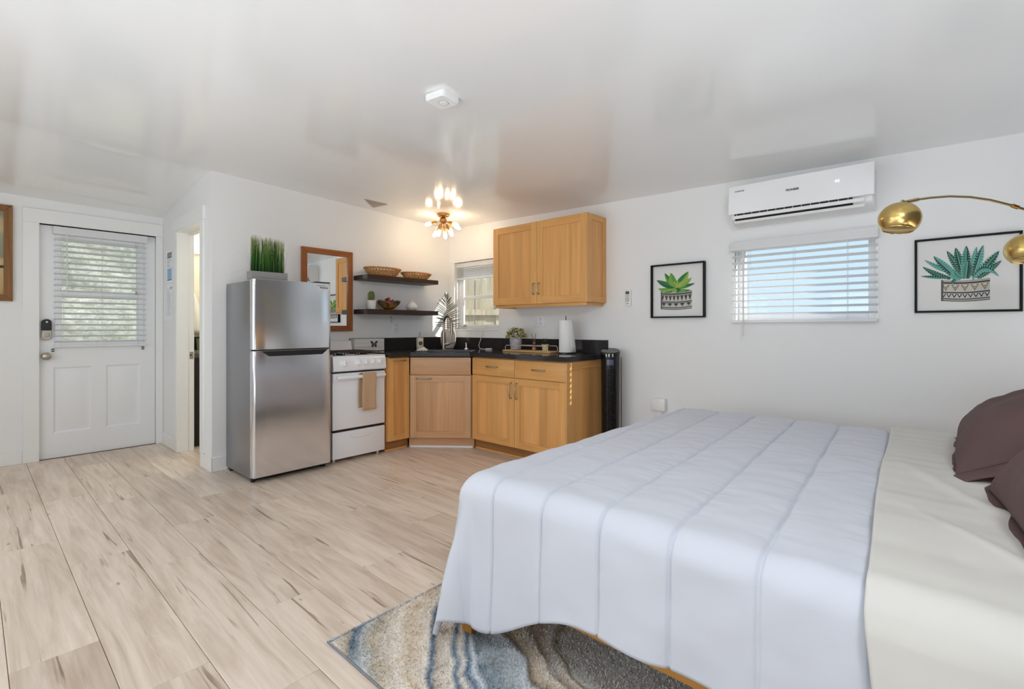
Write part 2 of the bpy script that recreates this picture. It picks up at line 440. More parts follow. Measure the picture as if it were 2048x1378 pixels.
# ---------------------------------------------------------------- entry door
d1 = struct_root('door_1', (.81, YD + .03, 0), 'white half glass entry door with two lower panels', 'door')
dy = YD + .022
b = MB(); holes(b, 'y', dy, dy + .042, (.402, 1.226), (.004, 2.046), [(.53, 1.10, 1.0, 1.96), (.49, .746, .22, .80), (.849, 1.105, .22, .80)])
obj('door_leaf', b, M_door, d1, flat=True)
for x0, x1 in ((.49, .746), (.849, 1.105)):
    b = MB(); z0, z1 = .22, .80; L = []
    for ins, yy in ((0, dy), (.014, dy + .011), (.03, dy + .011), (.055, dy + .003)):
        L.append([(x0 + ins, yy, z0 + ins), (x1 - ins, yy, z0 + ins), (x1 - ins, yy, z1 - ins), (x0 + ins, yy, z1 - ins)])
    vs = [p for r in L for p in r]; fs = []
    for i in range(3):
        for k in range(4): fs.append((i * 4 + k, i * 4 + (k + 1) % 4, i * 4 + 4 + (k + 1) % 4, i * 4 + 4 + k))
    fs.append((12, 13, 14, 15)); b.add(vs, fs); obj('door_panel', b, M_door, d1, angle=20)
b = MB(); holes(b, 'y', dy - .012, dy + .05, (.50, 1.13), (.97, 1.99), [(.545, 1.085, 1.02, 1.44), (.545, 1.085, 1.485, 1.94)]); obj('glazing_frame', b, M_door, d1, bevel=.003)
b = MB(); b.box((.54, dy + .02, 1.01), (1.09, dy + .024, 1.95)); obj('glass_pane', b, M_glass, d1)
b = MB(); b.lathe((0, 0, 0), [(.032, 0), (.032, .006), (.014, .012), (.012, .03), (.026, .038), (.033, .052), (.031, .066), (.02, .075), (1e-5, .077)], 24)
kn = MB(Matrix.Translation((.443, dy, .902)) @ Matrix.Rotation(PI / 2, 4, 'X')); kn.add(b.v, b.f)
obj('door_knob', kn, M_nickel, d1, label='round satin nickel door knob')
def arch(x0, x1, z0, z1, top):
    xm, r = (x0 + x1) / 2, (x1 - x0) / 2; pts = []
    if top: pts = [(x0, z0), (x1, z0)] + [(xm + r * math.cos(a), z1 - r + r * math.sin(a)) for a in np.linspace(0, PI, 13)]
    else: pts = [(xm + r * math.cos(a), z0 + r * .8 + r * .8 * math.sin(a)) for a in np.linspace(PI, 2 * PI, 13)] + [(x1, z1), (x0, z1)]
    return pts
MY = lambda y: Matrix(((1, 0, 0, 0), (0, 0, -1, y), (0, 1, 0, 0), (0, 0, 0, 1)))     # local xy -> world xz, local z -> -y
b = MB(MY(dy)); b.prism(arch(.412, .478, 1.128, 1.225, True), 0, .030); dl = obj('lock_keypad', b, M_black, d1, bevel=.003, label='black keypad top of the lock')
b = MB(MY(dy)); b.prism(arch(.414, .476, 1.043, 1.128, False), 0, .028); lo_ = obj('lock_body', b, M_nickel, d1, bevel=.003, label='nickel thumb turn part of the lock')
b = MB(MY(dy - .028)); b.lathe((.445, 1.088, 0), [(.021, 0), (.021, .006), (.016, .007), (.016, .003), (1e-5, .003)], 24); b.box((.43, 1.083, 0), (.46, 1.093, .013)); obj('thumb_turn', b, M_nickel, lo_)
b = MB(MY(dy - .030)); b.lathe((.447, 1.2, 0), [(.007, 0), (.007, .001), (1e-5, .001)], 14); obj('indicator', b, M_whitepl, dl)
for x in (.478, 1.118):
    b = MB(); b.box((x, dy - .012, .957), (x + .018, dy, .965)); b.box((x, dy - .012, .94), (x + .018, dy, .948)); obj('bracket', b, M_blackmat, d1, label='small dark hold-down bracket')
b = MB(); b.box((.40, YD + .005, 0), (1.228, YD + .10, .004)); obj('threshold', b, pbr('threshold_brown', (92, 72, 58), .6), d1)

def blind(label, M, w, ztop, zbot, pitch, val_h, tilt, wand, wand_len, slat_d=.048, cords=(.1, .5, .9), name='window_blind', loc=None):
    """local x right, y into the wall, z up"""
    t = thing(name, label, 'blind', M @ Vector((w / 2, 0, zbot)))
    b = MB(M); b.box((-.004, -.066, ztop - val_h), (w + .004, -.056, ztop)); b.box((-.004, -.056, ztop - val_h), (.004, -.004, ztop)); b.box((w - .004, -.056, ztop - val_h), (w + .004, -.004, ztop))
    obj('valance', b, M_blind, t, bevel=.002)
    b = MB(M); b.box((.006, -.052, ztop - .045), (w - .006, -.004, ztop - .003)); obj('head_rail', b, M_blind, t)
    z = ztop - val_h + .004; first = None; n = 0; c = math.cos(tilt) * slat_d / 2; s = math.sin(tilt) * slat_d / 2
    zs = []
    while z > zbot + .03:
        zs.append(z); z -= pitch
    for z in zs:
        if first is None:
            b = MB(M); th = .0028
            pr = [(-.031 - c, z - s), (-.031 - c * .4, z - s * .4 + .0014), (-.031 + c * .4, z + s * .4 + .0014), (-.031 + c, z + s)]
            vs = []
            for x in (.003, w - .003): vs += [(x, y, q) for y, q in pr] + [(x, y, q - th) for y, q in pr[::-1]]
            fs = [tuple(range(7, -1, -1)), tuple(range(8, 16))] + [(i, (i + 1) % 8, 8 + (i + 1) % 8, 8 + i) for i in range(8)]
            b.add(vs, fs); first = obj('slat', b, M_blind, t, angle=50); z0 = z
        else: inst(first, wl(first) + Vector((0, 0, z - z0)), t)
    b = MB(M); b.box((.002, -.056, zbot), (w - .002, -.006, zbot + .018)); obj('bottom_rail', b, M_blind, t, bevel=.003)
    for k in cords:
        b = MB(M)
        for yy in (-.058, -.006): b.cyl((w * k, yy, zbot + .01), (w * k, yy, ztop - val_h + .01), .0011, n=5)
        obj('ladder_cord', b, M_cord, t)
    b = MB(M); b.tube([(wand, -.07, ztop - val_h + .005), (wand, -.072, ztop - val_h - wand_len)], .0045, 8); obj('tilt_wand', b, M_cord, t)
    return t
bl = blind('white slatted blind covering the entry door glass', frame2((.488, dy, 0), (1, 0)), .66, 2.037, .978, .0498, .066, R(-16), .085, .52)
b = MB(); b.tube([(1.06, dy - .07, 1.97), (1.062, dy - .07, 1.50)], .0012, 5); b.cyl((1.062, dy - .07, 1.50), (1.066, dy - .074, 1.465), .004, .009, 10); obj('pull_cord', b, M_nickel, bl)

# ---------------------------------------------------------------- right wall windows
def window(name, label, y0, y1, z0, z1, xf, midz=None, bar=.04):
    t = struct_root(name, (xf, (y0 + y1) / 2, z0), label, 'window')
    b = MB()
    if midz: holes(b, 'x', xf, xf + .05, (y0, y1), (z0, z1), [(y0 + bar, y1 - bar, z0 + bar, midz - .018), (y0 + bar, y1 - bar, midz + .018, z1 - bar)])
    else: holes(b, 'x', xf, xf + .05, (y0, y1), (z0, z1), [(y0 + bar, y1 - bar, z0 + bar, z1 - bar)])
    obj('window_frame', b, M_pvc, t, bevel=.003)
    if midz:
        b = MB(); b.box((xf + .022, y0 + bar, z0 + bar), (xf + .026, y1 - bar, midz)); obj('pane', b, M_glass, t)
        b = MB(); b.box((xf + .028, y0 + bar, midz), (xf + .032, y1 - bar, z1 - bar)); obj('pane', b, M_glass, t)
    else:
        b = MB(); b.box((xf + .022, y0 + bar, z0 + bar), (xf + .026, y1 - bar, z1 - bar)); obj('pane', b, M_glass, t)
    return t
w1 = window('window_1', 'white sash window over the sink with a fence behind', KW[0], KW[1], KW[2], KW[3], XB + .075, 1.50, .05)
b = MB(); b.box((XB - .004, KW[0], KW[2] - .02), (XB + .075, KW[1], KW[2])); obj('window_sill', b, M_trim, w1, bevel=.003)
b = MB(); b.box((XB + .055, KW[1] - .10, KW[2] + .03), (XB + .075, KW[1] - .06, KW[3] - .06)); obj('side_track', b, M_pvc, w1, bevel=.004)
b = MB(); b.cyl((XB + .066, KW[1] - .115, KW[2] + .028), (XB + .066, KW[1] - .115, KW[2] + .055), .009, n=12); obj('latch', b, M_nickel, w1)
w2 = window('window_2', 'white framed window by the bed seen through its blind', BW[0], BW[1], BW[2], BW[3], XB + .08, None, .045)
b = MB(); holes(b, 'x', XB - .003, XB + .012, (.297, 1.168), (1.185, 1.772), [BW]); obj('window_frame', b, M_trim, w2)
blind('white slatted blind over the window by the bed', frame2((XB, 1.163, 0), (0, -1)), .862, 1.772, 1.188, .0462, .064, R(-13), .09, .62, cords=(.14, .47, .82))
# raised blind in the kitchen window
M = frame2((XB + .05, KW[1] - .012, 0), (0, -1)); t = thing('window_blind', 'white blind drawn up at the top of the kitchen window', 'blind', (XB + .05, 3.9, 1.78))
b = MB(M); b.box((0, -.03, 1.845), (.69, .018, 1.898)); obj('head_rail', b, M_blind, t, bevel=.003)
first = None
for k in range(9):
    b = MB(M); b.box((.004, -.03, 1.735 + .012 * k), (.686, .018, 1.7385 + .012 * k)); obj('slat', b, M_blind, t)
b = MB(M); b.box((.004, -.03, 1.705), (.686, .018, 1.728)); obj('bottom_rail', b, M_blind, t, bevel=.003)

# windows of the unseen walls
for i, (p, q) in enumerate(LW):
    t = struct_root('window_%d' % (3 + i), (XL, (p + q) / 2, .7), 'wide white window in the wall left of the camera, %s' % ('beside the bed foot' if i == 0 else 'nearer the entry door'), 'window')
    b = MB(); m = (p + q) / 2; holes(b, 'x', XL - .09, XL - .04, (p, q), (.70, 1.75), [(p + .05, m - .03, .75, 1.70), (m + .03, q - .05, .75, 1.70)]); obj('window_frame', b, M_pvc, t)
    b = MB(); b.box((XL - .07, p + .05, .75), (XL - .066, q - .05, 1.70)); obj('pane', b, M_glass, t)
# ---------------------------------------------------------------- outside
M_fence = wood('weathered_fence', (172, 160, 134), (214, 203, 178), 'z', 40, 2, .8, streak=(112, 104, 82))
t = thing('wooden_fence', 'weathered dog-eared plank fence outside the kitchen window', 'fence', (5.1, 4.6, 0))
FM = Matrix(((-.7071, 0, .7071, 6.35), (.7071, 0, .7071, 4.10), (0, 1, 0, 0), (0, 0, 0, 1)))   # local x along the fence, y up, z away from the house
for k in range(22):
    x = k * .157; hh = 1.93 + .03 * math.sin(k * 2.3); q = .010 * (k % 2) + .003 * math.sin(k * 5.1)
    b = MB(FM); w = .1565; b.prism([(x, -.4), (x + w, -.4), (x + w, hh - .035), (x + w - .03, hh), (x + .03, hh), (x, hh - .035)], q, q + .018); obj('plank', b, M_fence, t, flat=True)
for z in (.45, 1.34): b = MB(FM); b.box((-.05, z, -.045), (3.5, z + .09, -.006)); obj('rail', b, M_fence, t)
b = MB(); b.box((XB + .13, -6, -.45), (14, 14, -.4)); b.box((-6, 6.6, -.45), (XB + .13, 14, -.4)); struct('ground', b, pbr('dry_soil', (186, 178, 162), .9, var=.15), flat=True)
mh, nh, bh = newmat('hedge_mottle'); n1 = noise(nh, coords(nh, (1, 1, 1.4)), 9, 6, .65, .5); n2 = noise(nh, coords(nh), 38, 3, .6)
ch = ramp(nh, n1, [(.3, lin((118, 124, 106))), (.5, lin((154, 156, 144))), (.7, lin((182, 182, 172)))])
ch = mix(nh, ch, ramp(nh, n2, [(.35, (.78, .79, .76, 1)), (.65, (1.1, 1.1, 1.08, 1))]), 1.0, 'MULTIPLY'); nh.links.new(ch, bh.inputs['Base Color']); bh.inputs['Roughness'].default_value = .9
b = MB(); P = [[(x, 10.2 + .10 * mnoise.noise((x * 2, z * 2, 1)) + .05 * mnoise.noise((x * 7, z * 7, 4)), z) for z in np.linspace(-.4, 4.6, 90)] for x in np.linspace(-4.5, 6, 150)]; b.grid(P, flip=True)
hg = thing('hedge', 'grey green hedge outside the entry door glass', 'hedge', (.4, 10.2, -.4)); obj('hedge_face', b, mh, hg, angle=80)
# ---------------------------------------------------------------- kitchen
M_mapz = wood('maple_panel', (218, 160, 96), (232, 178, 114), 'z', 50, 1.6, .34, strip=.085)
M_mapf = wood('maple_frame', (220, 164, 98), (234, 180, 114), 'z', 60, 2.2, .34)
M_maph = wood('maple_rail', (216, 158, 92), (232, 178, 112), 'h', 60, 2.2, .34)
M_palz = wood('pale_maple_panel', (196, 150, 108), (212, 168, 126), 'z', 46, 1.6, .36, strip=.12)
M_palf = wood('pale_maple_frame', (202, 158, 116), (216, 174, 132), 'z', 60, 2.2, .36)
M_palh = wood('pale_maple_drawer', (198, 152, 112), (214, 170, 128), 'h', 50, 1.8, .36)
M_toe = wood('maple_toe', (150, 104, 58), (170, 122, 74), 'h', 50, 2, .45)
M_counter = pbr('black_quartz', (50, 47, 46), .10, spec=.2, var=.25, vs=160)

def shaker(parent, M, x0, x1, z0, z1, mats, rail=.058, th=.02, y=0, name='door', child='door_panel'):
    """flat framed front; y = plane of its face"""
    fm, hm, pm = mats
    b = MB(M); b.box((x0, y, z0), (x0 + rail, y + th, z1)); b.box((x1 - rail, y, z0), (x1, y + th, z1))
    b.cur = 1; b.box((x0 + rail, y, z0), (x1 - rail, y + th, z0 + rail)); b.box((x0 + rail, y, z1 - rail), (x1 - rail, y + th, z1))
    d = obj(name, b, [fm, hm], parent, bevel=.0012)
    b = MB(M); b.box((x0 + rail - .001, y + .009, z0 + rail - .001), (x1 - rail + .001, y + .015, z1 - rail + .001)); obj(child, b, pm, d, flat=True)
    return d

def handle(parent, M, x, z, length, vertical=False, y=0, name='handle'):
    b = MB(M); h = length / 2; e = .026
    def p(t, yy): return (x, yy, z + t) if vertical else (x + t, yy, z)
    b.tube([p(-h, y + .001), p(-h, y - e * .7), p(-h + .012, y - e), p(-h * .3, y - e - .004), p(h * .3, y - e - .004), p(h - .012, y - e), p(h, y - e * .7), p(h, y + .001)], .0052, 8)
    return obj(name, b, M_nickel, parent)

M3 = (M_mapf, M_maph, M_mapz); MP = (M_palf, M_palh, M_palz)
CZ = .918
# narrow base cabinet
F = frame2((2.556, 3.79), (1, 0)); t = thing('base_cabinet', 'narrow maple base cabinet beside the white stove', 'cabinet', (2.67, 4.07, 0))
b = MB(F); b.box((0, .021, .10), (.226, .53, CZ - .042)); obj('cabinet_body', b, M_mapf, t)
d = shaker(t, F, .004, .226, .104, .868, M3, .052); handle(d, F, .115, .842, .125)
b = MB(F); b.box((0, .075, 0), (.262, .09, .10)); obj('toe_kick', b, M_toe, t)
b = MB(F); b.box((0, .06, 0), (.243, .075, .018)); obj('shoe_molding', b, M_mapf, t, bevel=.004)
# diagonal sink cabinet
P0, P1 = (2.786, 3.79), (3.160, 3.332); F = frame2(P0, (P1[0] - P0[0], P1[1] - P0[1])); W = math.hypot(P1[0] - P0[0], P1[1] - P0[1])
t = thing('base_cabinet', 'pale maple corner cabinet set diagonally under the sink', 'cabinet', (3.2, 3.75, 0))
b = MB(); b.prism([(2.79, 3.83), (3.18, 3.345), (3.74, 3.345), (3.74, 4.32), (2.79, 4.32)], .10, .70); obj('cabinet_body', b, M_palf, t)
b = MB(F); b.rbox((.006, 0, .703), (W - .006, .02, .868), .002); b2 = obj('false_drawer', b, M_palh, t)
d = shaker(t, F, .006, W - .006, .104, .698, MP, .062); handle(d, F, .135, .667, .14)
b = MB(F); b.box((-.02, .06, 0), (W + .02, .075, .10)); obj('toe_kick', b, M_palh, t)
b = MB(F); b.box((-.01, .045, 0), (W + .01, .06, .020)); obj('shoe_molding', b, M_trim, t, bevel=.004, label='white strip along the floor')
# right run
F = frame2((3.16, 3.326), (0, -1)); W = 1.082
t = thing('base_cabinet', 'two door maple base cabinet with two drawers at the counter end', 'cabinet', (3.46, 2.78, 0))
b = MB(F); b.box((.005, .021, .10), (W - .02, .59, .70)); b.box((.005, .021, .70), (W - .02, .05, CZ - .042)); obj('cabinet_body', b, M_mapf, t)
xm = .534
for x0, x1 in ((.006, xm - .002), (xm + .002, W - .001)):
    b = MB(F); b.rbox((x0, 0, .713), (x1, .02, .868), .002); dr = obj('drawer', b, M_maph, t); handle(dr, F, (x0 + x1) / 2, .795, .13)
    d = shaker(t, F, x0, x1, .104, .708, M3, .06)
    handle(d, F, xm + (-.033 if x0 < .1 else .033), .60, .135, True)
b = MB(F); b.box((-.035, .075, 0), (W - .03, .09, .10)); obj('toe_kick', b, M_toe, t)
b = MB(F); b.box((-.01, .06, 0), (W - .03, .075, .018)); obj('shoe_molding', b, M_mapf, t, bevel=.004)
F2 = frame2((3.162, 2.233), (1, 0)); shaker(t, F2, .0, .605, 0, CZ - .042, M3, .065, .019, 0, 'end_panel', 'inset_panel')

# wall cabinet
F = frame2((3.46, 3.335), (0, -1)); W = 1.098
t = thing('wall_cabinet', 'two door maple wall cabinet above the counter', 'cabinet', (3.62, 2.79, 1.345))
b = MB(F); b.box((.004, .021, 1.372), (W - .02, .308, 2.122)); obj('cabinet_body', b, M_mapf, t)
b = MB(F); b.box((.012, .0225, 1.343), (W - .021, .048, 1.3718)); b.box((W - .044, .03, 1.343), (W - .026, .30, 1.374)); b.box((.022, .03, 1.343), (.04, .30, 1.374)); obj('light_rail', b, M_maph, t)
xm = .552
for x0, x1 in ((0, xm - .0015), (xm + .0015, W)):
    d = shaker(t, F, x0, x1, 1.37, 2.125, M3, .066)
    handle(d, F, xm + (-.03 if x0 < .1 else .03), 1.508, .10, True)
F2 = frame2((3.481, 2.237), (1, 0)); shaker(t, F2, 0, .287, 1.37, 2.125, M3, .05, .018, 0, 'end_panel', 'inset_panel')

# countertop with a sink cut-out
u = Vector((.632, -.775)); w = Vector((.775, .632)); sc = Vector((2.945, 3.53)) + w * .305
def sp(a, c): p = sc + u * a + w * c; return (p.x, p.y)
SW, SD = .265, .175
outer = [(2.556, 4.348), (2.556, 3.762), (2.775, 3.762), (3.13, 3.325), (3.13, 2.212), (3.768, 2.212), (3.768, 4.348)]
inner = [sp(-SW, -SD), sp(SW, -SD), sp(SW, SD), sp(-SW, SD)]
bm = bmesh.new(); eds = []
for loop in (outer, inner):
    vs = [bm.verts.new((x, y, CZ)) for x, y in loop]
    eds += [bm.edges.new((vs[i], vs[(i + 1) % len(vs)])) for i in range(len(vs))]
bmesh.ops.triangle_fill(bm, edges=eds, use_beauty=True)
bm.normal_update()
for f in bm.faces:
    if f.normal.z < 0: f.normal_flip()
r = bmesh.ops.extrude_face_region(bm, geom=bm.faces[:])
for g in r['geom']:
    if isinstance(g, bmesh.types.BMVert): g.co.z -= .04
bmesh.ops.recalc_face_normals(bm, faces=bm.faces[:]); bm.verts.index_update()
b = MB(); b.add([tuple(v.co) for v in bm.verts], [[v.index for v in f.verts] for f in bm.faces]); bm.free()
ct = obj('countertop', b, M_counter, flat=True); tag(ct, 'black stone countertop wrapping the kitchen corner', 'countertop')
bs_ = thing('backsplash', 'low black stone backsplash along the counter walls', 'backsplash', (3.6, 4.2, CZ))
b = MB(); b.box((2.478, YA - .02, CZ + .001), (3.768, YA - .001, 1.044)); obj('back_strip', b, M_counter, bs_, flat=True)
b = MB(); b.box((3.75, 2.216, CZ + .001), (3.768, YA - .021, 1.040)); obj('side_strip', b, M_counter, bs_, flat=True)

# sink
M_steel = pbr('sink_steel', (74, 74, 77), .3, 1)
sk = thing('sink', 'dark stainless drop-in sink in the corner counter', 'sink', (sc.x, sc.y, .75))
b = MB(); L = []
for k, z, q in ((1.0, CZ + .003, .018), (1.0, CZ + .004, -.006), (.97, CZ - .02, -.01), (.93, .745, -.012), (.0, .738, -.012)):
    L.append([(*sp(sa * max(SW + q, 0) * k, sb * max(SD + q, 0) * k), z) for sa, sb in ((-1, -1), (1, -1), (1, 1), (-1, 1))])
vs = [p for r_ in L for p in r_]; fs = [(i * 4 + k, i * 4 + (k + 1) % 4, i * 4 + 4 + (k + 1) % 4, i * 4 + 4 + k) for i in range(4) for k in range(4)]
b.add(vs, fs); obj('basin', b, M_steel, sk)
b = MB(); b.lathe((sc.x, sc.y, .739), [(.04, 0), (.04, .004), (.025, .005), (.02, .001), (1e-5, .001)], 20); obj('drain', b, M_chrome, sk)
# faucet
fx, fy = 3.315, 3.915; t = thing('faucet', 'tall brushed nickel pull-down faucet behind the sink', 'faucet', (fx, fy, CZ))
M_fau = pbr('brushed_nickel', (164, 152, 140), .3, 1)
dxy = Vector((-w.x * .6 + u.x * .55, -w.y * .6 + u.y * .55)).normalized()
b = MB(); b.lathe((fx, fy, CZ), [(.026, 0), (.026, .006), (.021, .012), (.019, .18)], 20); obj('base', b, M_fau, t)
pts = [(fx, fy, CZ + .10), (fx, fy, CZ + .26)]
for a in np.linspace(0, PI, 13): r_ = .075; pts.append((fx + dxy.x * r_ * (1 - math.cos(a)), fy + dxy.y * r_ * (1 - math.cos(a)), CZ + .27 + .075 * 1.1 * math.sin(a)))
b = MB(); b.tube(pts, .0125, 14); obj('spout', b, M_fau, t)
ex, ey = fx + dxy.x * .15, fy + dxy.y * .15
b = MB(); b.cyl((ex, ey, CZ + .28), (ex, ey, CZ + .165), .0145, .017, 16); obj('spray_head', b, M_fau, t)
b = MB(); h0 = Vector((fx, fy, CZ + .055)); hd = Vector((u.x, u.y, .16)); b.tube([h0, h0 + hd * .06], [.017, .016], 14); b.tube([h0 + hd * .055, h0 + hd * .125 + Vector((0, 0, .008))], [.009, .005], 10); obj('lever', b, M_fau, t)

# stove
t = thing('stove', 'white four burner gas stove between fridge and cabinet', 'stove', (2.277, 4.07, 0))
x0, x1, yf = 2.022, 2.530, 3.815
b = MB(); b.box((x0 + .004, yf + .03, .035), (x1 - .004, 4.33, .895)); obj('stove_body', b, M_white, t, bevel=.004)
b = MB(); b.rbox((x0, yf, .036), (x1, yf + .03, .262), .007); dr = obj('broiler_drawer', b, M_white, t)
b = MB(MY(yf - .001)); b.prism([(2.18 + .105 + .105 * math.cos(a), .223 + (.030 if math.sin(a) < 0 else .012) * math.sin(a)) for a in np.linspace(0, 2 * PI, 25)[:-1]], 0, .005); obj('handle', b, M_white, dr, bevel=.002)
b = MB(); b.rbox((x0, yf, .283), (x1, yf + .03, .762), .007); od = obj('oven_door', b, M_white, t)
b = MB(); b.rbox((x0 + .002, yf - .006, .690), (x1 - .002, yf + .004, .758), .003); obj('door_top_band', b, M_white, od)
b = MB(); b.rbox((x0 + .025, yf - .052, .713), (x1 - .018, yf - .028, .743), .009, 3); b.rbox((x0 + .03, yf - .035, .716), (x0 + .06, yf, .74), .004); b.rbox((x1 - .055, yf - .035, .716), (x1 - .025, yf, .74), .004); obj('handle', b, M_white, od)
for g0, g1 in ((.262, .285), (.760, .78)): b = MB(); b.box((x0 + .006, yf + .012, g0), (x1 - .006, yf + .031, g1)); obj('gap', b, M_blackmat, t)
b = MB(); b.rbox((x0 + .01, yf + .02, .268), (x0 + .04, yf + .035, .28), .002)
# sloping control panel
b = MB(); prof = [(yf + .03, .893), (yf - .002, .893), (yf - .010, .885), (yf - .022, .800), (yf - .018, .784), (yf - .006, .776), (yf + .03, .776)]
old = b.M; b.M = Matrix(((0, 0, 1, 0), (1, 0, 0, 0), (0, 1, 0, 0), (0, 0, 0, 1))); b.prism(prof, x0 - .002, x1 + .002); obj('control_panel', b, M_white, t, bevel=.003)
kb = None
for kx, r_ in ((2.112, .031), (2.245, .026), (2.318, .025), (2.388, .024), (2.456, .023)):
    b = MB(Matrix.Translation((kx, yf - .016, .846)) @ Matrix.Rotation(PI / 2 - .14, 4, 'X')); b.lathe((0, 0, 0), [(r_, 0), (r_, .006), (r_ * .82, .009), (r_ * .76, .022), (r_ * .6, .025), (1e-5, .025)], 18); b.rbox((-.005, -r_ * .75, .02), (.005, r_ * .75, .031), .002)
    obj('knob', b, M_white, t)
b = MB(); b.rbox((x0 - .001, yf - .004, .890), (x1 + .001, 4.33, .908), .005); obj('cooktop', b, M_white, t)
b = MB(); b.M = Matrix(((0, 0, 1, 0), (1, 0, 0, 0), (0, 1, 0, 0), (0, 0, 0, 1))); b.prism([(4.255, .905), (4.28, 1.020), (4.29, 1.026), (4.328, 1.026), (4.328, .905)], x0 + .004, 2.462); obj('back_guard', b, M_white, t, bevel=.005)
for gx0, gx1 in ((2.055, 2.262), (2.288, 2.495)):
    for gy0, gy1 in ((3.87, 4.035), (4.06, 4.225)):
        cx, cy = (gx0 + gx1) / 2, (gy0 + gy1) / 2
        b = MB(); b.lathe((cx, cy, .908), [(.055, .0), (.05, .003), (.03, .002), (.03, .012), (.026, .016), (1e-5, .017)], 20); obj('burner', b, M_blackmat, t)
    b = MB(); z = .936; q = .005
    for xx in (gx0, gx1): b.tube([(xx, 3.86, z), (xx, 4.235, z)], q, 6)
    for yy in (3.86, 4.0475, 4.235): b.tube([(gx0, yy, z), (gx1, yy, z)], q, 6)
    for yy in (3.953, 4.142):
        b.tube([(gx0, yy, z), (gx0 + .07, yy, z + .004)], q, 6); b.tube([(gx1, yy, z), (gx1 - .07, yy, z + .004)], q, 6)
        for s in (-1, 1): b.tube([((gx0 + gx1) / 2, yy + s * .094, z), ((gx0 + gx1) / 2, yy + s * .03, z + .004)], q, 6)
    for xx in (gx0, gx1):
        for yy in (3.86, 4.0475, 4.235): b.tube([(xx, yy, z), (xx, yy, .908)], q, 6)
    obj('burner_grate', b, pbr('cast_iron', (46, 34, 30), .5), t)
for xx in (x0 + .04, x1 - .04):
    for yy in (yf + .06, 4.28):
        b = MB(); b.cyl((xx, yy, 0), (xx, yy, .036), .014, n=12); obj('leg', b, M_chrome if yy < 4 else M_blackmat, t)
# towel over the oven handle
M_towel = pbr('tan_towel', (196, 164, 130), .9, sheen=.3, bs=260, bstr=.4)
tw = thing('hand_towel', 'tan towel hanging over the oven door handle', 'towel', (2.335, 3.77, .43))
P = []
for i in range(15):
    fxu = i / 14; row = []
    for j in range(34):
        s = j / 33 * .70
        if s < .33: z = .43 + s; y = yf - .057 - .004 * math.sin(fxu * 7 + 1) * (1 - s / .33)
        elif s < .375: a = (s - .33) / .045 * PI; z = .752 + .008 * math.sin(a); y = yf - .040 - .017 * math.cos(a) 
        else: z = .752 - (s - .375) * .92; y = yf - .018 + .006 * math.sin(fxu * 6)
        x = 2.268 + .134 * fxu + (.018 if s > .375 else 0) * -1 + .003 * math.sin(z * 20)
        row.append((x, y, max(z, .432)))
    P.append(row)
b = MB(); b.grid(P); obj('towel_cloth', b, M_towel, tw, solid=.004, angle=80)

# fridge
def brushed(name, c, rough, aniso, wave):
    m, n, bb = newmat(name); bb.inputs['Base Color'].default_value = lin(c); bb.inputs['Metallic'].default_value = 1; bb.inputs['Roughness'].default_value = rough
    bb.inputs['Anisotropic'].default_value = aniso
    tg = N(n, 'Tangent'); tg.direction_type = 'RADIAL'; tg.axis = 'Z'; n.links.new(tg.outputs[0], bb.inputs['Tangent'])
    f1 = noise(n, coords(n, (2.2, 2.2, 1.1)), 1, 2); f2 = noise(n, coords(n, (3, 3, 300)), 1, 2)
    n.links.new(ramp(n, f2, [(.2, (rough * .95,) * 3 + (1,)), (.8, (rough * 1.05,) * 3 + (1,))]), bb.inputs['Roughness'])
    bump(n, bb, f1, wave, .05); return m
M_ss = brushed('stainless_door', (230, 232, 236), .15, .0, .05)
M_fside = pbr('fridge_side_grey', (150, 151, 155), .28, .75)
t = thing('refrigerator', 'stainless top freezer fridge with grey sides', 'fridge', (1.68, 4.05, 0))
x0, x1, yf = 1.377, 1.985, 3.765
b = MB(); b.rbox((x0 + .002, yf + .062, .03), (x1 - .002, 4.325, 1.502), .006); obj('cabinet_shell', b, M_fside, t)
def fdoor(z0, z1):
    b = MB(); n = 14; P = []; r_ = .022
    sec = [(x0, yf + .055), (x0, yf + r_)] + [(x0 + r_ - r_ * math.cos(a), yf + r_ - r_ * math.sin(a)) for a in np.linspace(.3, PI / 2, 5)]
    sec += [(x0 + r_ + (x1 - x0 - 2 * r_) * k / 8, yf - .0006 * math.sin(PI * k / 8)) for k in range(1, 8)]
    sec += [(x1 - r_ + r_ * math.sin(a), yf + r_ - r_ * math.cos(a)) for a in np.linspace(0, PI / 2 - .3, 5)] + [(x1, yf + r_), (x1, yf + .055)]
    b.prism(sec[::1], z0, z1); return obj('freezer_door' if z0 > .9 else 'fridge_door', b, M_ss, t, bevel=.003)
fd = fdoor(.987, 1.512); rd = fdoor(.042, .978)
b = MB(); b.box((x0 + .012, yf + .04, .05), (x1 - .012, yf + .064, 1.50)); obj('door_gasket', b, pbr('gasket_grey', (50, 51, 54), .6), t)
b = MB(MY(yf - .0005)); b.prism([(1.435, .976), (1.492, .936), (1.905, .936), (1.955, .976)], -.004, .004); h = obj('pocket_handle', b, M_blackmat, rd, label='dark recessed grip')
b = MB(); b.box((x0 + .03, yf + .004, .977), (x1 - .01, yf + .04, .988)); obj('gap', b, M_blackmat, rd)
b = MB(MY(yf - .0006)); b.box((1.862, 1.455, 0), (1.968, 1.494, .0015)); st = obj('badge', b, pbr('badge_silver', (206, 208, 212), .35), fd, label='silver sticker with a dark line of small lettering')
b = MB(MY(yf - .0024)); rs = random.Random(5); x = 1.885
while x < 1.955:
    q = rs.uniform(.003, .007); b.box((x, 1.469 + rs.uniform(-.001, .001), 0), (x + q, 1.478 + rs.uniform(-.001, .002), .0004)); x += q + .002
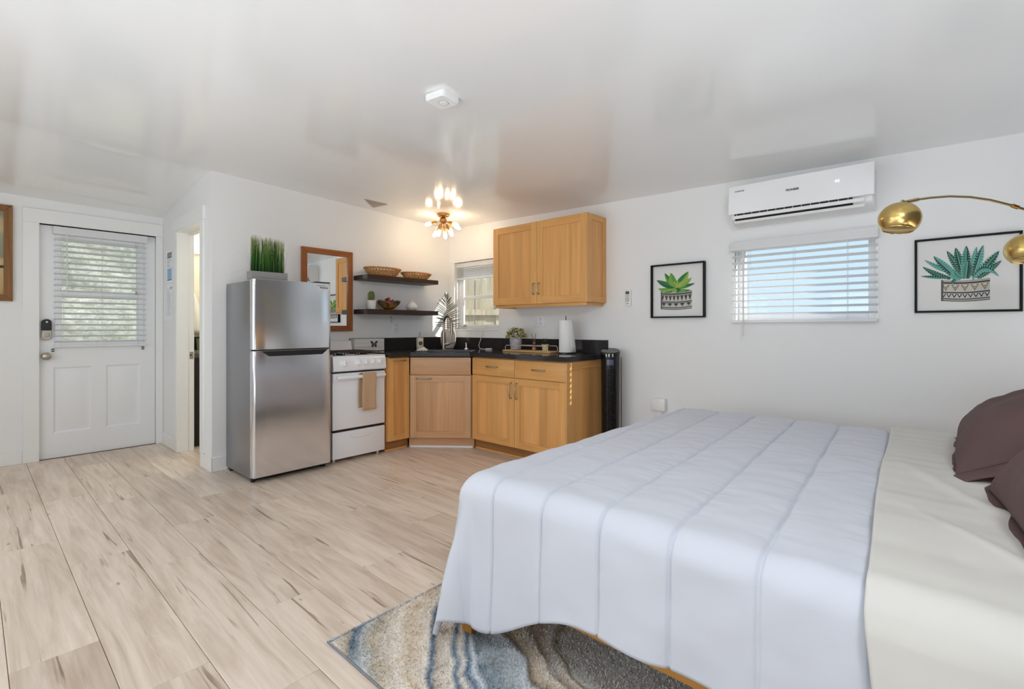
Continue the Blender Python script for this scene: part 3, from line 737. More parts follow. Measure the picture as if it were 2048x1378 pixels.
b.box((1.866, 1.488, 0), (1.93, 1.491, .0004)); obj('print', b, pbr('ink_grey', (70, 70, 74), .6), st)
b = MB(); b.rbox((x1 - .13, yf + .01, 1.512), (x1 - .004, yf + .09, 1.523), .004); obj('hinge_cover', b, M_black, t)
for xx in (x0 + .03, x1 - .03):
    for yy in (yf + .08, 4.28):
        b = MB(); b.cyl((xx, yy, 0), (xx, yy, .035), .016, n=12); obj('foot', b, M_blackmat, t)
b = MB(); b.box((x0 + .02, yf + .07, .012), (x1 - .02, yf + .09, .042)); obj('kick_grille', b, M_blackmat, t)
# grass planter on the fridge
t = thing('grass_planter', 'grey trough of tall artificial grass on top of the fridge', 'plant', (1.51, 3.89, 1.512))
gx0, gx1, gy0, gy1, gz = 1.378, 1.642, 3.795, 3.885, 1.5125
b = MB(); b.box((gx0, gy0, gz), (gx1, gy1, gz + .004))
for a, c in (((gx0, gy0), (gx1, gy0 + .004)), ((gx0, gy1 - .004), (gx1, gy1)), ((gx0, gy0 + .004), (gx0 + .004, gy1 - .004)), ((gx1 - .004, gy0 + .004), (gx1, gy1 - .004))): b.box((*a, gz), (*c, gz + .058))
b.box((gx0 + .004, gy0 + .004, gz + .004), (gx1 - .004, gy1 - .004, gz + .05)); obj('trough', b, pbr('concrete_grey', (140, 138, 137), .7), t, bevel=.002)
m1, n1, b1 = newmat('grass_blade'); tcg = N(n1, 'TexCoord'); sz = N(n1, 'SeparateXYZ'); n1.links.new(tcg.outputs['Generated'], sz.inputs[0])
hue = noise(n1, coords(n1, (60, 60, 1)), 1, 1)
g = mix(n1, ramp(n1, sz.outputs[2], [(0, lin((44, 88, 44))), (.5, lin((98, 146, 58))), (1, lin((176, 182, 96)))]), lin((24, 58, 34)), ramp(n1, hue, [(.48, (0, 0, 0, 1)), (.62, (.7, .7, .7, 1))]))
n1.links.new(g, b1.inputs['Base Color']); b1.inputs['Roughness'].default_value = .5
b = MB(); rs = random.Random(11)
def blade(b, x, y, z, h, dx, dy, wd, seg=4, droop=0, face=None):
    a = rs.uniform(0, PI) if face is None else face; cx, cy = math.cos(a) * wd, math.sin(a) * wd; vs = []
    for i in range(seg + 1):
        q = i / seg; k = (1 - q * .75); px = x + dx * q ** 1.7; py = y + dy * q ** 1.7; pz = z + h * q - droop * q ** 2.5
        vs += [(px - cx * k, py - cy * k, pz), (px + cx * k, py + cy * k, pz)]
    b.add(vs, [(2 * i, 2 * i + 1, 2 * i + 3, 2 * i + 2) for i in range(seg)])
for i in range(620):
    x = rs.uniform(gx0 + .016, gx1 - .012); y = rs.uniform(gy0 + .012, gy1 - .012)
    k = (x - gx0) / (gx1 - gx0); h = .275 - .02 * k + rs.uniform(-.035, .012)
    if .25 < k < .37: h *= .62 + rs.uniform(0, .2)
    blade(b, x, y, gz + .05, h, rs.uniform(-.014, .014), rs.uniform(-.012, .012), rs.uniform(.0016, .003), face=rs.uniform(-.7, .7) + .7)
obj('grass_blades', b, m1, t, kind='stuff', flat=True)
b = MB()
for dx, dy, h, dr in ((-.11, .0, .16, .0), (-.075, .01, .19, 0), (-.055, 0, .21, 0), (-.10, -.01, .07, .04), (-.15, -.02, .06, .10), (-.10, -.03, .03, .10), (.09, .02, .05, .05), (.04, .0, .21, 0), (.03, -.01, .23, 0)):
    x = gx0 + .012 if dx < 0 else gx1 - .012; blade(b, x, gy0 + .03, gz + .05, h, dx, dy, .0011, 8, dr, face=.8)
obj('stray_blade', b, pbr('dry_blade', (120, 114, 96), .6), t, flat=True)

# mirror
M_mfr = wood('mirror_wood', (142, 82, 40), (176, 108, 58), 'z', 50, 2, .35, streak=(110, 58, 28)); M_mfh = wood('mirror_wood_across', (142, 82, 40), (176, 108, 58), 'x', 50, 2, .35)
t = thing('wall_mirror', 'rectangular mirror in a brown wooden frame above the stove', 'mirror', (2.25, YA, 1.118))
X0, X1, Z0, Z1, q = 1.997, 2.503, 1.118, 1.888, .052
for pr in ([(X0, Z0), (X0 + q, Z0 + q), (X0 + q, Z1 - q), (X0, Z1)], [(X1, Z1), (X1 - q, Z1 - q), (X1 - q, Z0 + q), (X1, Z0)]):
    b = MB(MY(YA - .002)); b.prism(pr, 0, .026); obj('frame_side', b, M_mfr, t, bevel=.003)
for pr in ([(X0, Z1), (X0 + q, Z1 - q), (X1 - q, Z1 - q), (X1, Z1)], [(X1, Z0), (X1 - q, Z0 + q), (X0 + q, Z0 + q), (X0, Z0)]):
    b = MB(MY(YA - .002)); b.prism(pr, 0, .026); obj('frame_rail', b, M_mfh, t, bevel=.003)
b = MB(); b.box((X0 + q - .004, YA - .012, Z0 + q - .004), (X1 - q + .004, YA - .004, Z1 - q + .004)); obj('mirror_glass', b, pbr('mirror_silver', (238, 240, 238), .01, 1), t, flat=True)

# shelves
M_shelf = wood('espresso', (48, 32, 28), (66, 46, 40), 'x', 50, 2, .45)
for nm, z0, z1 in (('upper dark brown floating shelf holding two woven baskets', 1.618, 1.662), ('lower dark brown floating shelf holding cactus, bowl and vase', 1.284, 1.330)):
    b = MB(); b.box((2.525, 4.097, z0), (3.392, YA - .001, z1)); tag(obj('floating_shelf', b, M_shelf, bevel=.0015), nm, 'shelf', 'floating shelves on the kitchen wall')
# woven baskets
M_wick = pbr('seagrass', (186, 138, 82), .7, var=.35, vs=60, bs=200, bstr=.4)
def basket(label, cx, cy, rx, ry, h, seed):
    z0 = 1.6625; t = thing('woven_basket', label, 'basket', (cx, cy, z0), 'open woven bowls on the upper shelf'); rs = random.Random(seed)
    def R_(k): return .60 + .40 * k ** .6
    def ring(b, k, r, amp=0, n=46, zz=None):
        P = [(cx + rx * R_(k) * (1 + amp * math.sin(i * PI)) * math.cos(2 * PI * i / n), cy + ry * R_(k) * math.sin(2 * PI * i / n), z0 + .006 + (h - .006) * k + rs.uniform(-.001, .001)) for i in range(n)]
        b.tube(P, r, 6, closed=True)
    b = MB(); n = 120
    for ph in (0, PI):
        P = [(cx + (rx + .004 * math.cos(i * 1.2 + ph)) * math.cos(2 * PI * i / n), cy + (ry + .004 * math.cos(i * 1.2 + ph)) * math.sin(2 * PI * i / n), z0 + h + .005 * math.sin(i * 1.2 + ph)) for i in range(n)]
        b.tube(P, .0058, 6, closed=True)
    obj('rim', b, M_wick, t)
    b = MB()
    for ph, kk in ((0, .25), (1, .25), (0, .5), (1, .5), (0, .75), (1, .75)):
        m = 34; n = m * 4; P = []
        for i in range(n):
            k = kk + .16 * math.sin(2 * PI * m / 2 * i / n + ph * PI + kk * 7); a = 2 * PI * i / n
            rr = R_(max(k, 0)) + .012 * math.cos(2 * PI * m * i / n + ph * PI)
            P.append((cx + rx * rr * math.cos(a), cy + ry * rr * math.sin(a), z0 + .006 + (h - .006) * k + rs.uniform(-.0015, .0015)))
        b.tube(P, .0042, 5, closed=True)
    obj('weave', b, M_wick, t)
    b = MB(); ring(b, .02, .006); ring(b, .02, .005, .0)
    for i in range(9):
        q = -1 + 2 * (i + .5) / 9; e_ = math.sqrt(1 - q * q) * .6
        b.tube([(cx - rx * e_, cy + ry * q * .6, z0 + .006), (cx + rx * e_, cy + ry * q * .6, z0 + .006)], .005, 5)
    obj('base', b, M_wick, t); return t
basket('larger woven seagrass basket on the left of the upper shelf', 2.768, 4.21, .195, .125, .078, 1)
basket('smaller woven seagrass basket on the right of the upper shelf', 3.175, 4.20, .175, .115, .062, 2)

SZ = 1.3305
# cactus
t = thing('potted_cactus', 'small ribbed cactus in a white pot on the lower shelf', 'plant', (2.625, 4.19, SZ))
b = MB(); b.lathe((2.625, 4.19, SZ), [(.038, 0), (.040, .002), (.047, .088), (.043, .088), (.041, .078), (1e-5, .078)], 28); obj('pot', b, pbr('speckled_white', (228, 226, 220), .6, var=.06, vs=40), t)
b = MB(); P = []; n = 40
for i in range(n):
    a = 2 * PI * i / n; row = []
    for j in range(15):
        q = j / 14 * PI * .94 + .03; rr = .030 * math.sin(q) ** .6 * (1 + .13 * math.cos(a * 10)); row.append((2.625 + rr * math.cos(a), 4.19 + rr * math.sin(a), SZ + .078 + .05 * (1 - math.cos(q))))
    P.append(row)
b.grid(P, close_u=True); ca = obj('cactus_stem', b, pbr('cactus_green', (92, 108, 52), .6, var=.3, vs=30), t, angle=80)
b = MB(); rs = random.Random(8)
for i in range(10):
    for j in range(3, 13):
        a = 2 * PI * i / 10; q = j / 14 * PI * .94; rr = .0335 * math.sin(q) ** .6; c = Vector((2.625 + rr * math.cos(a), 4.19 + rr * math.sin(a), SZ + .078 + .05 * (1 - math.cos(q))))
        for k in range(3):
            dd = Vector((math.cos(a) + rs.uniform(-.6, .6), math.sin(a) + rs.uniform(-.6, .6), rs.uniform(-.5, .6))) * .007; b.tube([c, c + dd], [.0006, .0002], 3, False)
obj('spines', b, pbr('spine', (226, 214, 170), .6), ca, flat=True)
# amber leaf bowl with pomegranates
t = thing('leaf_bowl', 'amber and grey glass bowl with leaf shaped rim on the lower shelf', 'bowl', (2.83, 4.2, SZ))
mg, ng, bg_ = newmat('amber_glass'); tcx = N(ng, 'TexCoord'); sz = N(ng, 'SeparateXYZ'); ng.links.new(tcx.outputs['Generated'], sz.inputs[0])
cc = mix(ng, ramp(ng, sz.outputs[2], [(0, lin((96, 66, 20))), (.35, lin((164, 118, 40))), (.62, lin((132, 104, 60))), (.9, lin((92, 84, 74)))]), lin((66, 54, 48)), ramp(ng, noise(ng, coords(ng), 26, 3), [(.5, (0, 0, 0, 1)), (.65, (.8, .8, .8, 1))]))
ng.links.new(cc, bg_.inputs['Base Color']); bg_.inputs['Roughness'].default_value = .12; bg_.inputs['Coat Weight'].default_value = .5
P = []; n = 60; bx, by = 2.83, 4.2
for i in range(n):
    a = 2 * PI * i / n; pet = abs(math.cos(2 * (a - .35))) ** .7; row = [(bx, by, SZ + .003)]
    for j in range(1, 12):
        q = j / 11; r_ = .035 + .055 * q + .05 * q * q * (.35 + .65 * pet); z = .003 + .062 * q ** 1.5 + (.04 * pet - .012) * max(0, q - .5) * 2
        row.append((bx + r_ * math.cos(a) * (q if j == 1 else 1) ** 0, by + r_ * .8 * math.sin(a), SZ + z))
    P.append(row)
b = MB(); b.grid(P, close_u=True); obj('bowl_shell', b, mg, t, solid=.005, angle=60)
M_pom = pbr('pomegranate_red', (142, 34, 32), .3, var=.35, vs=14, coat=.3)
for k, (px, py, pz, r_, lb) in enumerate(((2.800, 4.185, .069, .034, 'red pomegranate on the left in the amber bowl'), (2.868, 4.19, .069, .034, 'red pomegranate on the right in the amber bowl'), (2.828, 4.215, .093, .032, 'red pomegranate topmost in the amber bowl'))):
    t = thing('pomegranate', lb, 'fruit', (px, py, SZ + pz - r_), 'pomegranates in the amber bowl')
    b = MB(); b.ball((px, py, SZ + pz), (r_, r_, r_ * .93), 20, 12); obj('fruit_body', b, M_pom, t)
    ax = Vector((.3 * (k - 1), -.25, .9)).normalized(); b = MB(Matrix.Translation(Vector((px, py, SZ + pz)) + ax * r_ * .86) @ ax.to_track_quat('Z', 'Y').to_matrix().to_4x4())
    for i in range(6):
        a = 2 * PI * i / 6; b.add([(.007 * math.cos(a - .5), .007 * math.sin(a - .5), 0), (.007 * math.cos(a + .5), .007 * math.sin(a + .5), 0), (.013 * math.cos(a), .013 * math.sin(a), .016)], [(0, 1, 2)])
    b.cyl((0, 0, -.003), (0, 0, .004), .008, n=10); obj('crown', b, pbr('pom_crown', (128, 62, 38), .6), t, flat=True)
# white bud vase
t = thing('bud_vase', 'white onion shaped vase with a tiny neck on the lower shelf', 'vase', (3.115, 4.20, SZ))
b = MB(); b.lathe((3.115, 4.20, SZ), [(.032, 0), (.045, .006), (.058, .028), (.060, .045), (.052, .068), (.032, .088), (.016, .100), (.011, .108), (.011, .116), (.007, .116), (.007, .10), (1e-5, .10)], 32); obj('vase_body', b, pbr('glazed_white', (226, 223, 219), .35, var=.03, vs=30), t)
# hook with keys under the shelf
t = thing('hook', 'small metal hook hanging below the lower shelf', 'hook', (2.955, 4.34, 1.21))
b = MB(); b.cyl((2.955, YA - .001, 1.262), (2.955, YA - .014, 1.262), .006, n=10); b.tube([(2.955, YA - .014, 1.262), (2.955, YA - .018, 1.245), (2.955, YA - .012, 1.215), (2.953, YA - .02, 1.208), (2.95, YA - .026, 1.215)], .0028, 6); obj('hook_wire', b, M_nickel, t)

# outlets
def plate(label, M, w, h, kind):
    t = thing('outlet_plate' if kind != 'switch' else 'switch_plate', label, 'outlet', M @ Vector((0, 0, -h / 2)))
    b = MB(M); b.rbox((-w / 2, -.007, -h / 2), (w / 2, -.0005, h / 2), .002); obj('cover_plate', b, M_whitepl, t)
    xs = [0] if w < .09 else [-.023, .023]
    for i, x in enumerate(xs):
        b = MB(M); b.rbox((x - .017, -.0095, -.034), (x + .017, -.006, .034), .001); rc = obj('receptacle' if not (len(xs) == 2 and i == 0) else 'rocker_switch', b, M_white, t)
        if not (len(xs) == 2 and i == 0):
            b = MB(M)
            for z in (-.02, .02):
                b.box((x - .008, -.0098, z - .002), (x - .005, -.0092, z + .008)); b.box((x + .005, -.0098, z - .002), (x + .008, -.0092, z + .008)); b.box((x - .0025, -.0098, z - .01), (x + .0025, -.0092, z - .006))
            obj('slots', b, pbr('slot_grey', (90, 90, 90), .6), rc)
    return t
plate('white single outlet below the lower shelf', frame2((3.007, YA), (1, 0), 1.157), .073, .12, 'o')
plate('white double wall plate under the wall cabinet', frame2((XB, 2.997), (0, -1), 1.213), .145, .12, 'o')
t = plate('white outlet low on the wall behind the bed foot', frame2((XB, 1.73), (0, -1), .47), .10, .125, 'o')
t = thing('plug_in_adapter', 'white box plugged in low on the wall beyond the bed', 'adapter', (XB - .03, 1.725, .48))
b = MB(); b.rbox((XB - .045, 1.675, .475), (XB - .008, 1.785, .572), .004); obj('adapter_body', b, M_whitepl, t)

# white butterfly box
t = thing('butterfly_box', 'white washed wooden box with a black butterfly behind the stove', 'box', (2.64, 4.28, CZ + .002))
M_wash = wood('white_wash', (214, 212, 210), (240, 239, 238), 'x', 60, 2, .6)
bx0, bx1, by0, by1, bz0, bz1 = 2.475, 2.808, 4.245, 4.327, .921, 1.040
for i in range(3):
    zz = bz0 + (bz1 - bz0) / 3 * i; b = MB(); b.box((bx0, by0, zz + .0008), (bx1, by0 + .009, zz + (bz1 - bz0) / 3 - .0008)); obj('front_slat', b, M_wash, t, bevel=.001)
b = MB(); b.box((bx0, by0 + .009, bz0), (bx0 + .009, by1, bz1)); b.box((bx1 - .009, by0 + .009, bz0), (bx1, by1, bz1)); b.box((bx0 + .009, by1 - .009, bz0), (bx1 - .009, by1, bz1)); b.box((bx0 + .009, by0 + .009, bz0), (bx1 - .009, by1 - .009, bz0 + .009)); obj('box_body', b, M_wash, t)
b = MB(MY(by0 - .0005)); cx, cz = 2.69, .985
for s in (-1, 1):
    for wing in ([(0, .004), (.004, .014), (.02, .032), (.043, .036), (.040, .018), (.030, .006), (.012, 0)], [(0, 0), (.012, -.002), (.028, .002), (.032, -.012), (.024, -.03), (.017, -.036), (.012, -.024), (.004, -.012)]):
        for k in range(len(wing) - 2):      # wing cells with white veins between
            tri = [wing[0], wing[k + 1], wing[k + 2]]; g = (sum(p[0] for p in tri) / 3, sum(p[1] for p in tri) / 3)
            tri = [(cx + s * (g[0] + (p[0] - g[0]) * .86), cz + g[1] + (p[1] - g[1]) * .86) for p in tri]
            b.prism(tri if s > 0 else tri[::-1], 0, .0006)
b.prism([(cx - .002, cz - .02), (cx + .002, cz - .02), (cx + .0025, cz + .01), (cx - .0025, cz + .01)], 0, .001); obj('butterfly_print', b, M_blackmat, t, flat=True)

# soap bottle on a black dish
t = thing('soap_dish', 'round black tray under the soap bottle', 'tray', (3.225, 4.20, CZ))
b = MB(); b.lathe((3.235, 4.185, CZ + .0005), [(.072, 0), (.082, .006), (.080, .008), (.070, .004), (1e-5, .004)], 32); obj('dish_body', b, M_black, t)
t = thing('soap_bottle', 'cream soap dispenser with a floral medallion and metal pump', 'soap dispenser', (3.225, 4.20, CZ + .005)); sx_, sy_ = 3.222, 4.20; z = CZ + .0052
b = MB(); b.lathe((sx_, sy_, z), [(.036, 0), (.038, .004), (.039, .05), (.0375, .06), (.038, .11), (.036, .118), (.012, .121), (1e-5, .121)], 28); obj('bottle', b, pbr('cream_glaze', (226, 218, 198), .4, var=.12, vs=24), t)
vd = Vector((-sx_, -sy_, 0)).normalized(); M = Matrix.Translation(Vector((sx_, sy_, z + .062)) + vd * .036 + Vector((.006, -.005, 0))) @ (vd + Vector((.25, -.2, 0))).to_track_quat('Z', 'Y').to_matrix().to_4x4()
b = MB(M); b.lathe((0, 0, 0), [(.021, 0), (.020, .005), (1e-5, .006)], 20); obj('medallion', b, pbr('medallion_dark', (52, 50, 44), .5), t)
b = MB(M)
for i in range(4): a = i * PI / 2 + .6; b.ball((.008 * math.cos(a), .008 * math.sin(a), .006), (.005, .005, .003), 10, 6)
obj('flower', b, pbr('medallion_gold', (182, 150, 60), .4, .5), t)
b = MB(); b.cyl((sx_, sy_, z + .12), (sx_, sy_, z + .135), .011, n=14); b.cyl((sx_, sy_, z + .135), (sx_, sy_, z + .165), .004, n=8); b.tube([(sx_, sy_, z + .165), (sx_ + .006, sy_, z + .178), (sx_ - .016, sy_ - .018, z + .175)], [.005, .006, .004], 8); obj('pump', b, M_nickel, t)
# chrome soap dispenser
t = thing('pump_dispenser', 'short chrome pump set in the counter right of the faucet', 'soap dispenser', (3.505, 3.775, CZ)); b = MB(); b.lathe((3.505, 3.775, CZ), [(.024, 0), (.024, .005), (.018, .014), (.007, .022), (.007, .055), (.011, .06), (.011, .072), (1e-5, .074)], 20); b.tube([(3.505, 3.775, CZ + .066), (3.475, 3.75, CZ + .07), (3.462, 3.74, CZ + .06)], [.006, .005, .004], 8); obj('pump_body', b, M_chrome, t)
# white bead coil at the sink edge
t = thing('bead_garland', 'coil of white beads lying at the sink edge', 'garland', (2.99, 3.85, CZ)); bead = None
for i in range(26):
    a = i / 26 * 4.4 * PI; r_ = .052 - .0012 * i; p = (2.985 + r_ * math.cos(a) * 1.1, 3.85 + r_ * math.sin(a), CZ + .0095 + .011 * (i // 12))
    if bead is None: b = MB(); b.ball(p, .0095, 12, 8); bead = obj('bead', b, pbr('bead_white', (232, 224, 212), .5), t); p0 = Vector(p)
    else: inst(bead, wl(bead) + Vector(p) - p0, t)

# ribbed vase with a palm frond
t = thing('floor_vase', 'ribbed whitewashed vase in the counter corner', 'vase', (3.60, 4.19, CZ)); vx, vy = 3.60, 4.175
b = MB(); P = []; n = 96; pf = [(.05, .001), (.062, .006), (.080, .06), (.084, .11), (.083, .16), (.074, .195), (.056, .215), (.044, .22), (.040, .215), (.040, .17)]
for i in range(n):
    a = 2 * PI * i / n; k = 1 + (.02 if (i // 2) % 2 else -.015); P.append([(vx + r_ * (k if r_ > .045 else 1) * math.cos(a), vy + r_ * (k if r_ > .045 else 1) * math.sin(a), CZ + z) for r_, z in pf])
b.grid(P, close_u=True); b.lathe((vx, vy, CZ), [(.05, .0005), (1e-5, .0008)], 24)
mv, nv, bv = newmat('whitewash_ribs'); fz = noise(nv, coords(nv, (90, 90, 3)), 1, 2); nv.links.new(ramp(nv, fz, [(.3, lin((168, 158, 146))), (.6, lin((232, 228, 222)))]), bv.inputs['Base Color']); bv.inputs['Roughness'].default_value = .7
obj('vase_body', b, mv, t, angle=25)
M_frond = [pbr('frond_green_%d' % i, c, .5) for i, c in enumerate(((96, 108, 76), (120, 122, 92), (82, 98, 66), (140, 134, 104)))]
t = thing('palm_frond', 'dried green palm frond standing in the ribbed vase', 'plant', (vx, vy, CZ + .20))
rv = Vector((math.sin(YAW), -math.cos(YAW), 0)); fvw = Vector((math.cos(YAW), math.sin(YAW), 0))
base_ = Vector((vx, vy, CZ + .19)); tip = base_ + rv * -.015 + Vector((0, 0, .40)) + fvw * -.05
b = MB(); st = [base_ + (tip - base_) * k + fvw * (-.03 * math.sin(PI * k)) for k in np.linspace(0, 1, 14)]; b.tube(st, [.004 - .0026 * i / 13 for i in range(14)], 6); obj('stem', b, M_frond[3], t)
rs = random.Random(21)
for i in range(19):
    q = .10 + .9 * (i / 18) ** .95; c = base_ + (tip - base_) * q + fvw * (-.03 * math.sin(PI * q))
    for s in (-1, 1):
        L = (.175 - .05 * abs(q - .35) / .65 - .085 * max(0, q - .55) / .45) * rs.uniform(.85, 1.1); ang = R(14 + 52 * q ** 1.3) + rs.uniform(-.1, .1); fw = rs.uniform(-.45, .25)
        d0 = (rv * s * math.cos(ang) + Vector((0, 0, 1)) * math.sin(ang) + fvw * fw).normalized(); sd = d0.cross(fvw).normalized(); vs = []; dr = rs.uniform(.1, .3) * (1 - q)
        for j in range(6):
            u_ = j / 5; p = c + d0 * L * u_ + Vector((0, 0, -1)) * L * dr * u_ ** 2; k = .0048 * math.sin(PI * min(1, .12 + u_ * .88)) ** .7 + .0004; vs += [p - sd * k, p + fvw * -.0012, p + sd * k]
        b = MB(); b.add(vs, [(3 * j + a_, 3 * j + a_ + 1, 3 * j + a_ + 4, 3 * j + a_ + 3) for j in range(5) for a_ in (0, 1)]); obj('leaflet', b, M_frond[rs.randrange(4)], t, flat=True)
# cord from the window
t = thing('white_cable', 'thin white cable hanging from the window sill to the counter', 'cable', (3.6, 3.65, CZ))
b = MB(); b.tube([(XB - .006, 3.78, 1.12), (XB - .022, 3.80, 1.03), (3.735, 3.82, .96), (3.71, 3.78, CZ + .006), (3.69, 3.70, CZ + .004), (3.66, 3.62, CZ + .004)], .0032, 8); obj('cord', b, M_cord, t)
b = MB(); b.rbox((3.64, 3.555, CZ + .0005), (3.675, 3.625, CZ + .014), .003); obj('plug', b, M_whitepl, t)
# serving tray
t = thing('serving_tray', 'light wooden tray with white wire rails on the counter', 'tray', (3.56, 2.935, CZ))
tx0, tx1, ty0, ty1 = 3.475, 3.645, 2.645, 3.225
b = MB(); b.rbox((tx0, ty0, CZ + .0005), (tx1, ty1, CZ + .017), .003); obj('tray_board', b, wood('bamboo', (204, 162, 106), (226, 188, 134), 'y', 60, 2, .4), t)
for xx in (tx0 + .012, tx1 - .012):
    b = MB(); z = CZ + .062; b.tube([(xx, ty0 + .03, CZ + .015), (xx, ty0 + .03, z - .012), (xx, ty0 + .042, z), (xx, ty1 - .042, z), (xx, ty1 - .03, z - .012), (xx, ty1 - .03, CZ + .015)], .0028, 8); obj('wire_rail', b, pbr('rose_white', (226, 214, 208), .3, .3), t)
TZ = CZ + .0175
# boxwood plant
px, py = 3.56, 3.125; t = thing('potted_shrub', 'yellow green bushy plant in a marbled grey pot on the tray', 'plant', (px, py, TZ))
b = MB(); b.lathe((px, py, TZ), [(.042, 0), (.050, .004), (.058, .055), (.060, .110), (.056, .110), (.054, .10), (1e-5, .10)], 32); obj('pot', b, pbr('marbled_grey', (176, 174, 178), .25, var=.28, vs=22), t)
b = MB(); rs = random.Random(4); cols = [pbr('box_leaf_%d' % i, c, .55) for i, c in enumerate(((112, 116, 48), (178, 166, 78), (66, 82, 42), (212, 198, 112)))]
for i in range(620):
    th = rs.uniform(0, 2 * PI); ph = math.acos(rs.uniform(-.25, 1)); rr = .105 * rs.uniform(.55, 1.0) ** .6 * (1 + .12 * math.sin(5 * th + 3 * ph)); c = Vector((px + rr * math.sin(ph) * math.cos(th), py + rr * math.sin(ph) * math.sin(th), TZ + .135 + rr * .82 * math.cos(ph)))
    d0 = Vector((rs.uniform(-1, 1), rs.uniform(-1, 1), rs.uniform(-.3, 1))).normalized(); sd = d0.orthogonal().normalized(); l = rs.uniform(.008, .014); b.cur = min(3, max(0, int(rs.gauss(1.0 + .9 * (rr > .09), .9))))
    b.add([c - d0 * l, c + sd * l * .5, c + d0 * l, c - sd * l * .5], [(0, 1, 2, 3)])
obj('foliage', b, cols, t, kind='stuff', flat=True)
b = MB()
for i in range(9): a = i * .7; b.tube([(px + .012 * math.cos(a), py + .012 * math.sin(a), TZ + .098), (px + .06 * math.cos(a), py + .06 * math.sin(a), TZ + .17)], [.002, .001], 4)
obj('stems', b, pbr('stem_brown', (84, 72, 44), .7), t)
# reed diffuser
px, py = 3.575, 2.905; t = thing('reed_diffuser', 'small glass reed diffuser with thin sticks on the tray', 'diffuser', (px, py, TZ))
mgl = glass_thin('diffuser_glass', (.86, .80, .76)); b = MB(); b.lathe((px, py, TZ), [(.022, 0), (.023, .002), (.023, .045), (.012, .062), (.010, .075), (.012, .077)], 20); obj('bottle', b, mgl, t)
b = MB(); b.lathe((px, py, TZ + .001), [(.020, 0), (.020, .028), (1e-5, .028)], 18); obj('liquid', b, pbr('amber_oil', (190, 150, 120), .2), t)
b = MB(); b.lathe((px, py, TZ + .060), [(.0135, 0), (.0125, .016)], 16); obj('twine', b, pbr('twine', (150, 112, 86), .8), t)
for dx, dy, h in ((-.004, .036, .165), (.0, .028, .155), (.003, -.016, .17), (.0, -.024, .162), (.004, -.008, .15)):
    b = MB(); b.tube([(px - dx, py - dy * .3, TZ + .01), (px + dx, py + dy, TZ + h)], .0013, 5); obj('reed', b, pbr('reed', (128, 92, 70), .7), t)
# succulent
px, py = 3.535, 2.742; t = thing('potted_succulent', 'spiky dark green succulent in a cream patterned pot on the tray', 'plant', (px, py, TZ))
b = MB(); b.lathe((px, py, TZ), [(.024, 0), (.026, .003), (.029, .03), (.034, .062), (.031, .062), (.029, .055), (1e-5, .055)], 24); obj('pot', b, pbr('mosaic_cream', (206, 192, 150), .6, var=.5, vs=70), t)
rs = random.Random(9)
for i in range(15):
    a = i * 2.4; el = R(80 - 3.4 * i); L = .085 - .0012 * i; d0 = Vector((math.cos(a) * math.cos(el), math.sin(a) * math.cos(el), math.sin(el))); sd = d0.cross(Vector((0, 0, 1))).normalized(); up = sd.cross(d0); vs = []; c = Vector((px, py, TZ + .056))
    for j in range(5):
        u_ = j / 4; k = .0085 * (1 - u_) ** .8 + .0003; p = c + d0 * L * u_ + Vector((0, 0, -.012)) * u_ ** 2; vs += [p - sd * k, p - up * k * .5, p + sd * k]
    b = MB(); b.add(vs, [(3 * j + q, 3 * j + q + 1, 3 * j + q + 4, 3 * j + q + 3) for j in range(4) for q in (0, 1)]); obj('leaf', b, pbr('succulent_green', (38, 56, 38), .45) if i == 0 else bpy.data.materials['succulent_green'], t, flat=True)
# paper towel
px, py = 3.565, 2.53; t = thing('paper_towel_holder', 'dark metal paper towel holder at the counter end', 'holder', (px, py, CZ))
b = MB(); b.lathe((px, py, CZ + .0005), [(.07, 0), (.07, .006), (.062, .009), (1e-5, .009)], 32); obj('base', b, M_black, t)
b = MB(); b.cyl((px, py, CZ + .008), (px, py, CZ + .305), .006, n=10); obj('rod', b, M_nickel, t)
b = MB(); b.tube([(px + .02 * math.cos(a) * .8, py + .02 * math.cos(a) * .6, CZ + .318 + .018 * math.sin(a)) for a in np.linspace(0, 2 * PI, 15)[:-1]], .0035, 6, closed=True); obj('loop', b, M_black, t)
t = thing('paper_towel_roll', 'white paper towel roll on its holder by the counter end', 'paper towel', (px, py, CZ + .01))
M_paper = pbr('paper_white', (240, 239, 236), .9, bs=150, bstr=.2); b = MB(); z0, z1 = CZ + .012, CZ + .298
b.lathe((px, py, 0), [(.014, z0), (.062, z0), (.062, z1), (.014, z1)], 36); b.lathe((px, py, 0), [(.014, z1), (.014, z0)], 20); obj('roll', b, M_paper, t)
b = MB(); P = []
for i in range(9):
    a0 = -PI * .30 + .02; q = i / 8; P.append([])
    for j in range(7):
        z = z0 + (z1 - z0) * j / 6; k = (1 - j / 6); dirn = rv * (.062 * math.cos(.9 - q * .9) + .030 * q * k) - fvw * (.063 * math.sin(.9 - q * .9)) ; P[-1].append((px + dirn.x, py + dirn.y, z))
b.grid(P); obj('loose_sheet', b, M_paper, t, solid=.0008, angle=80)
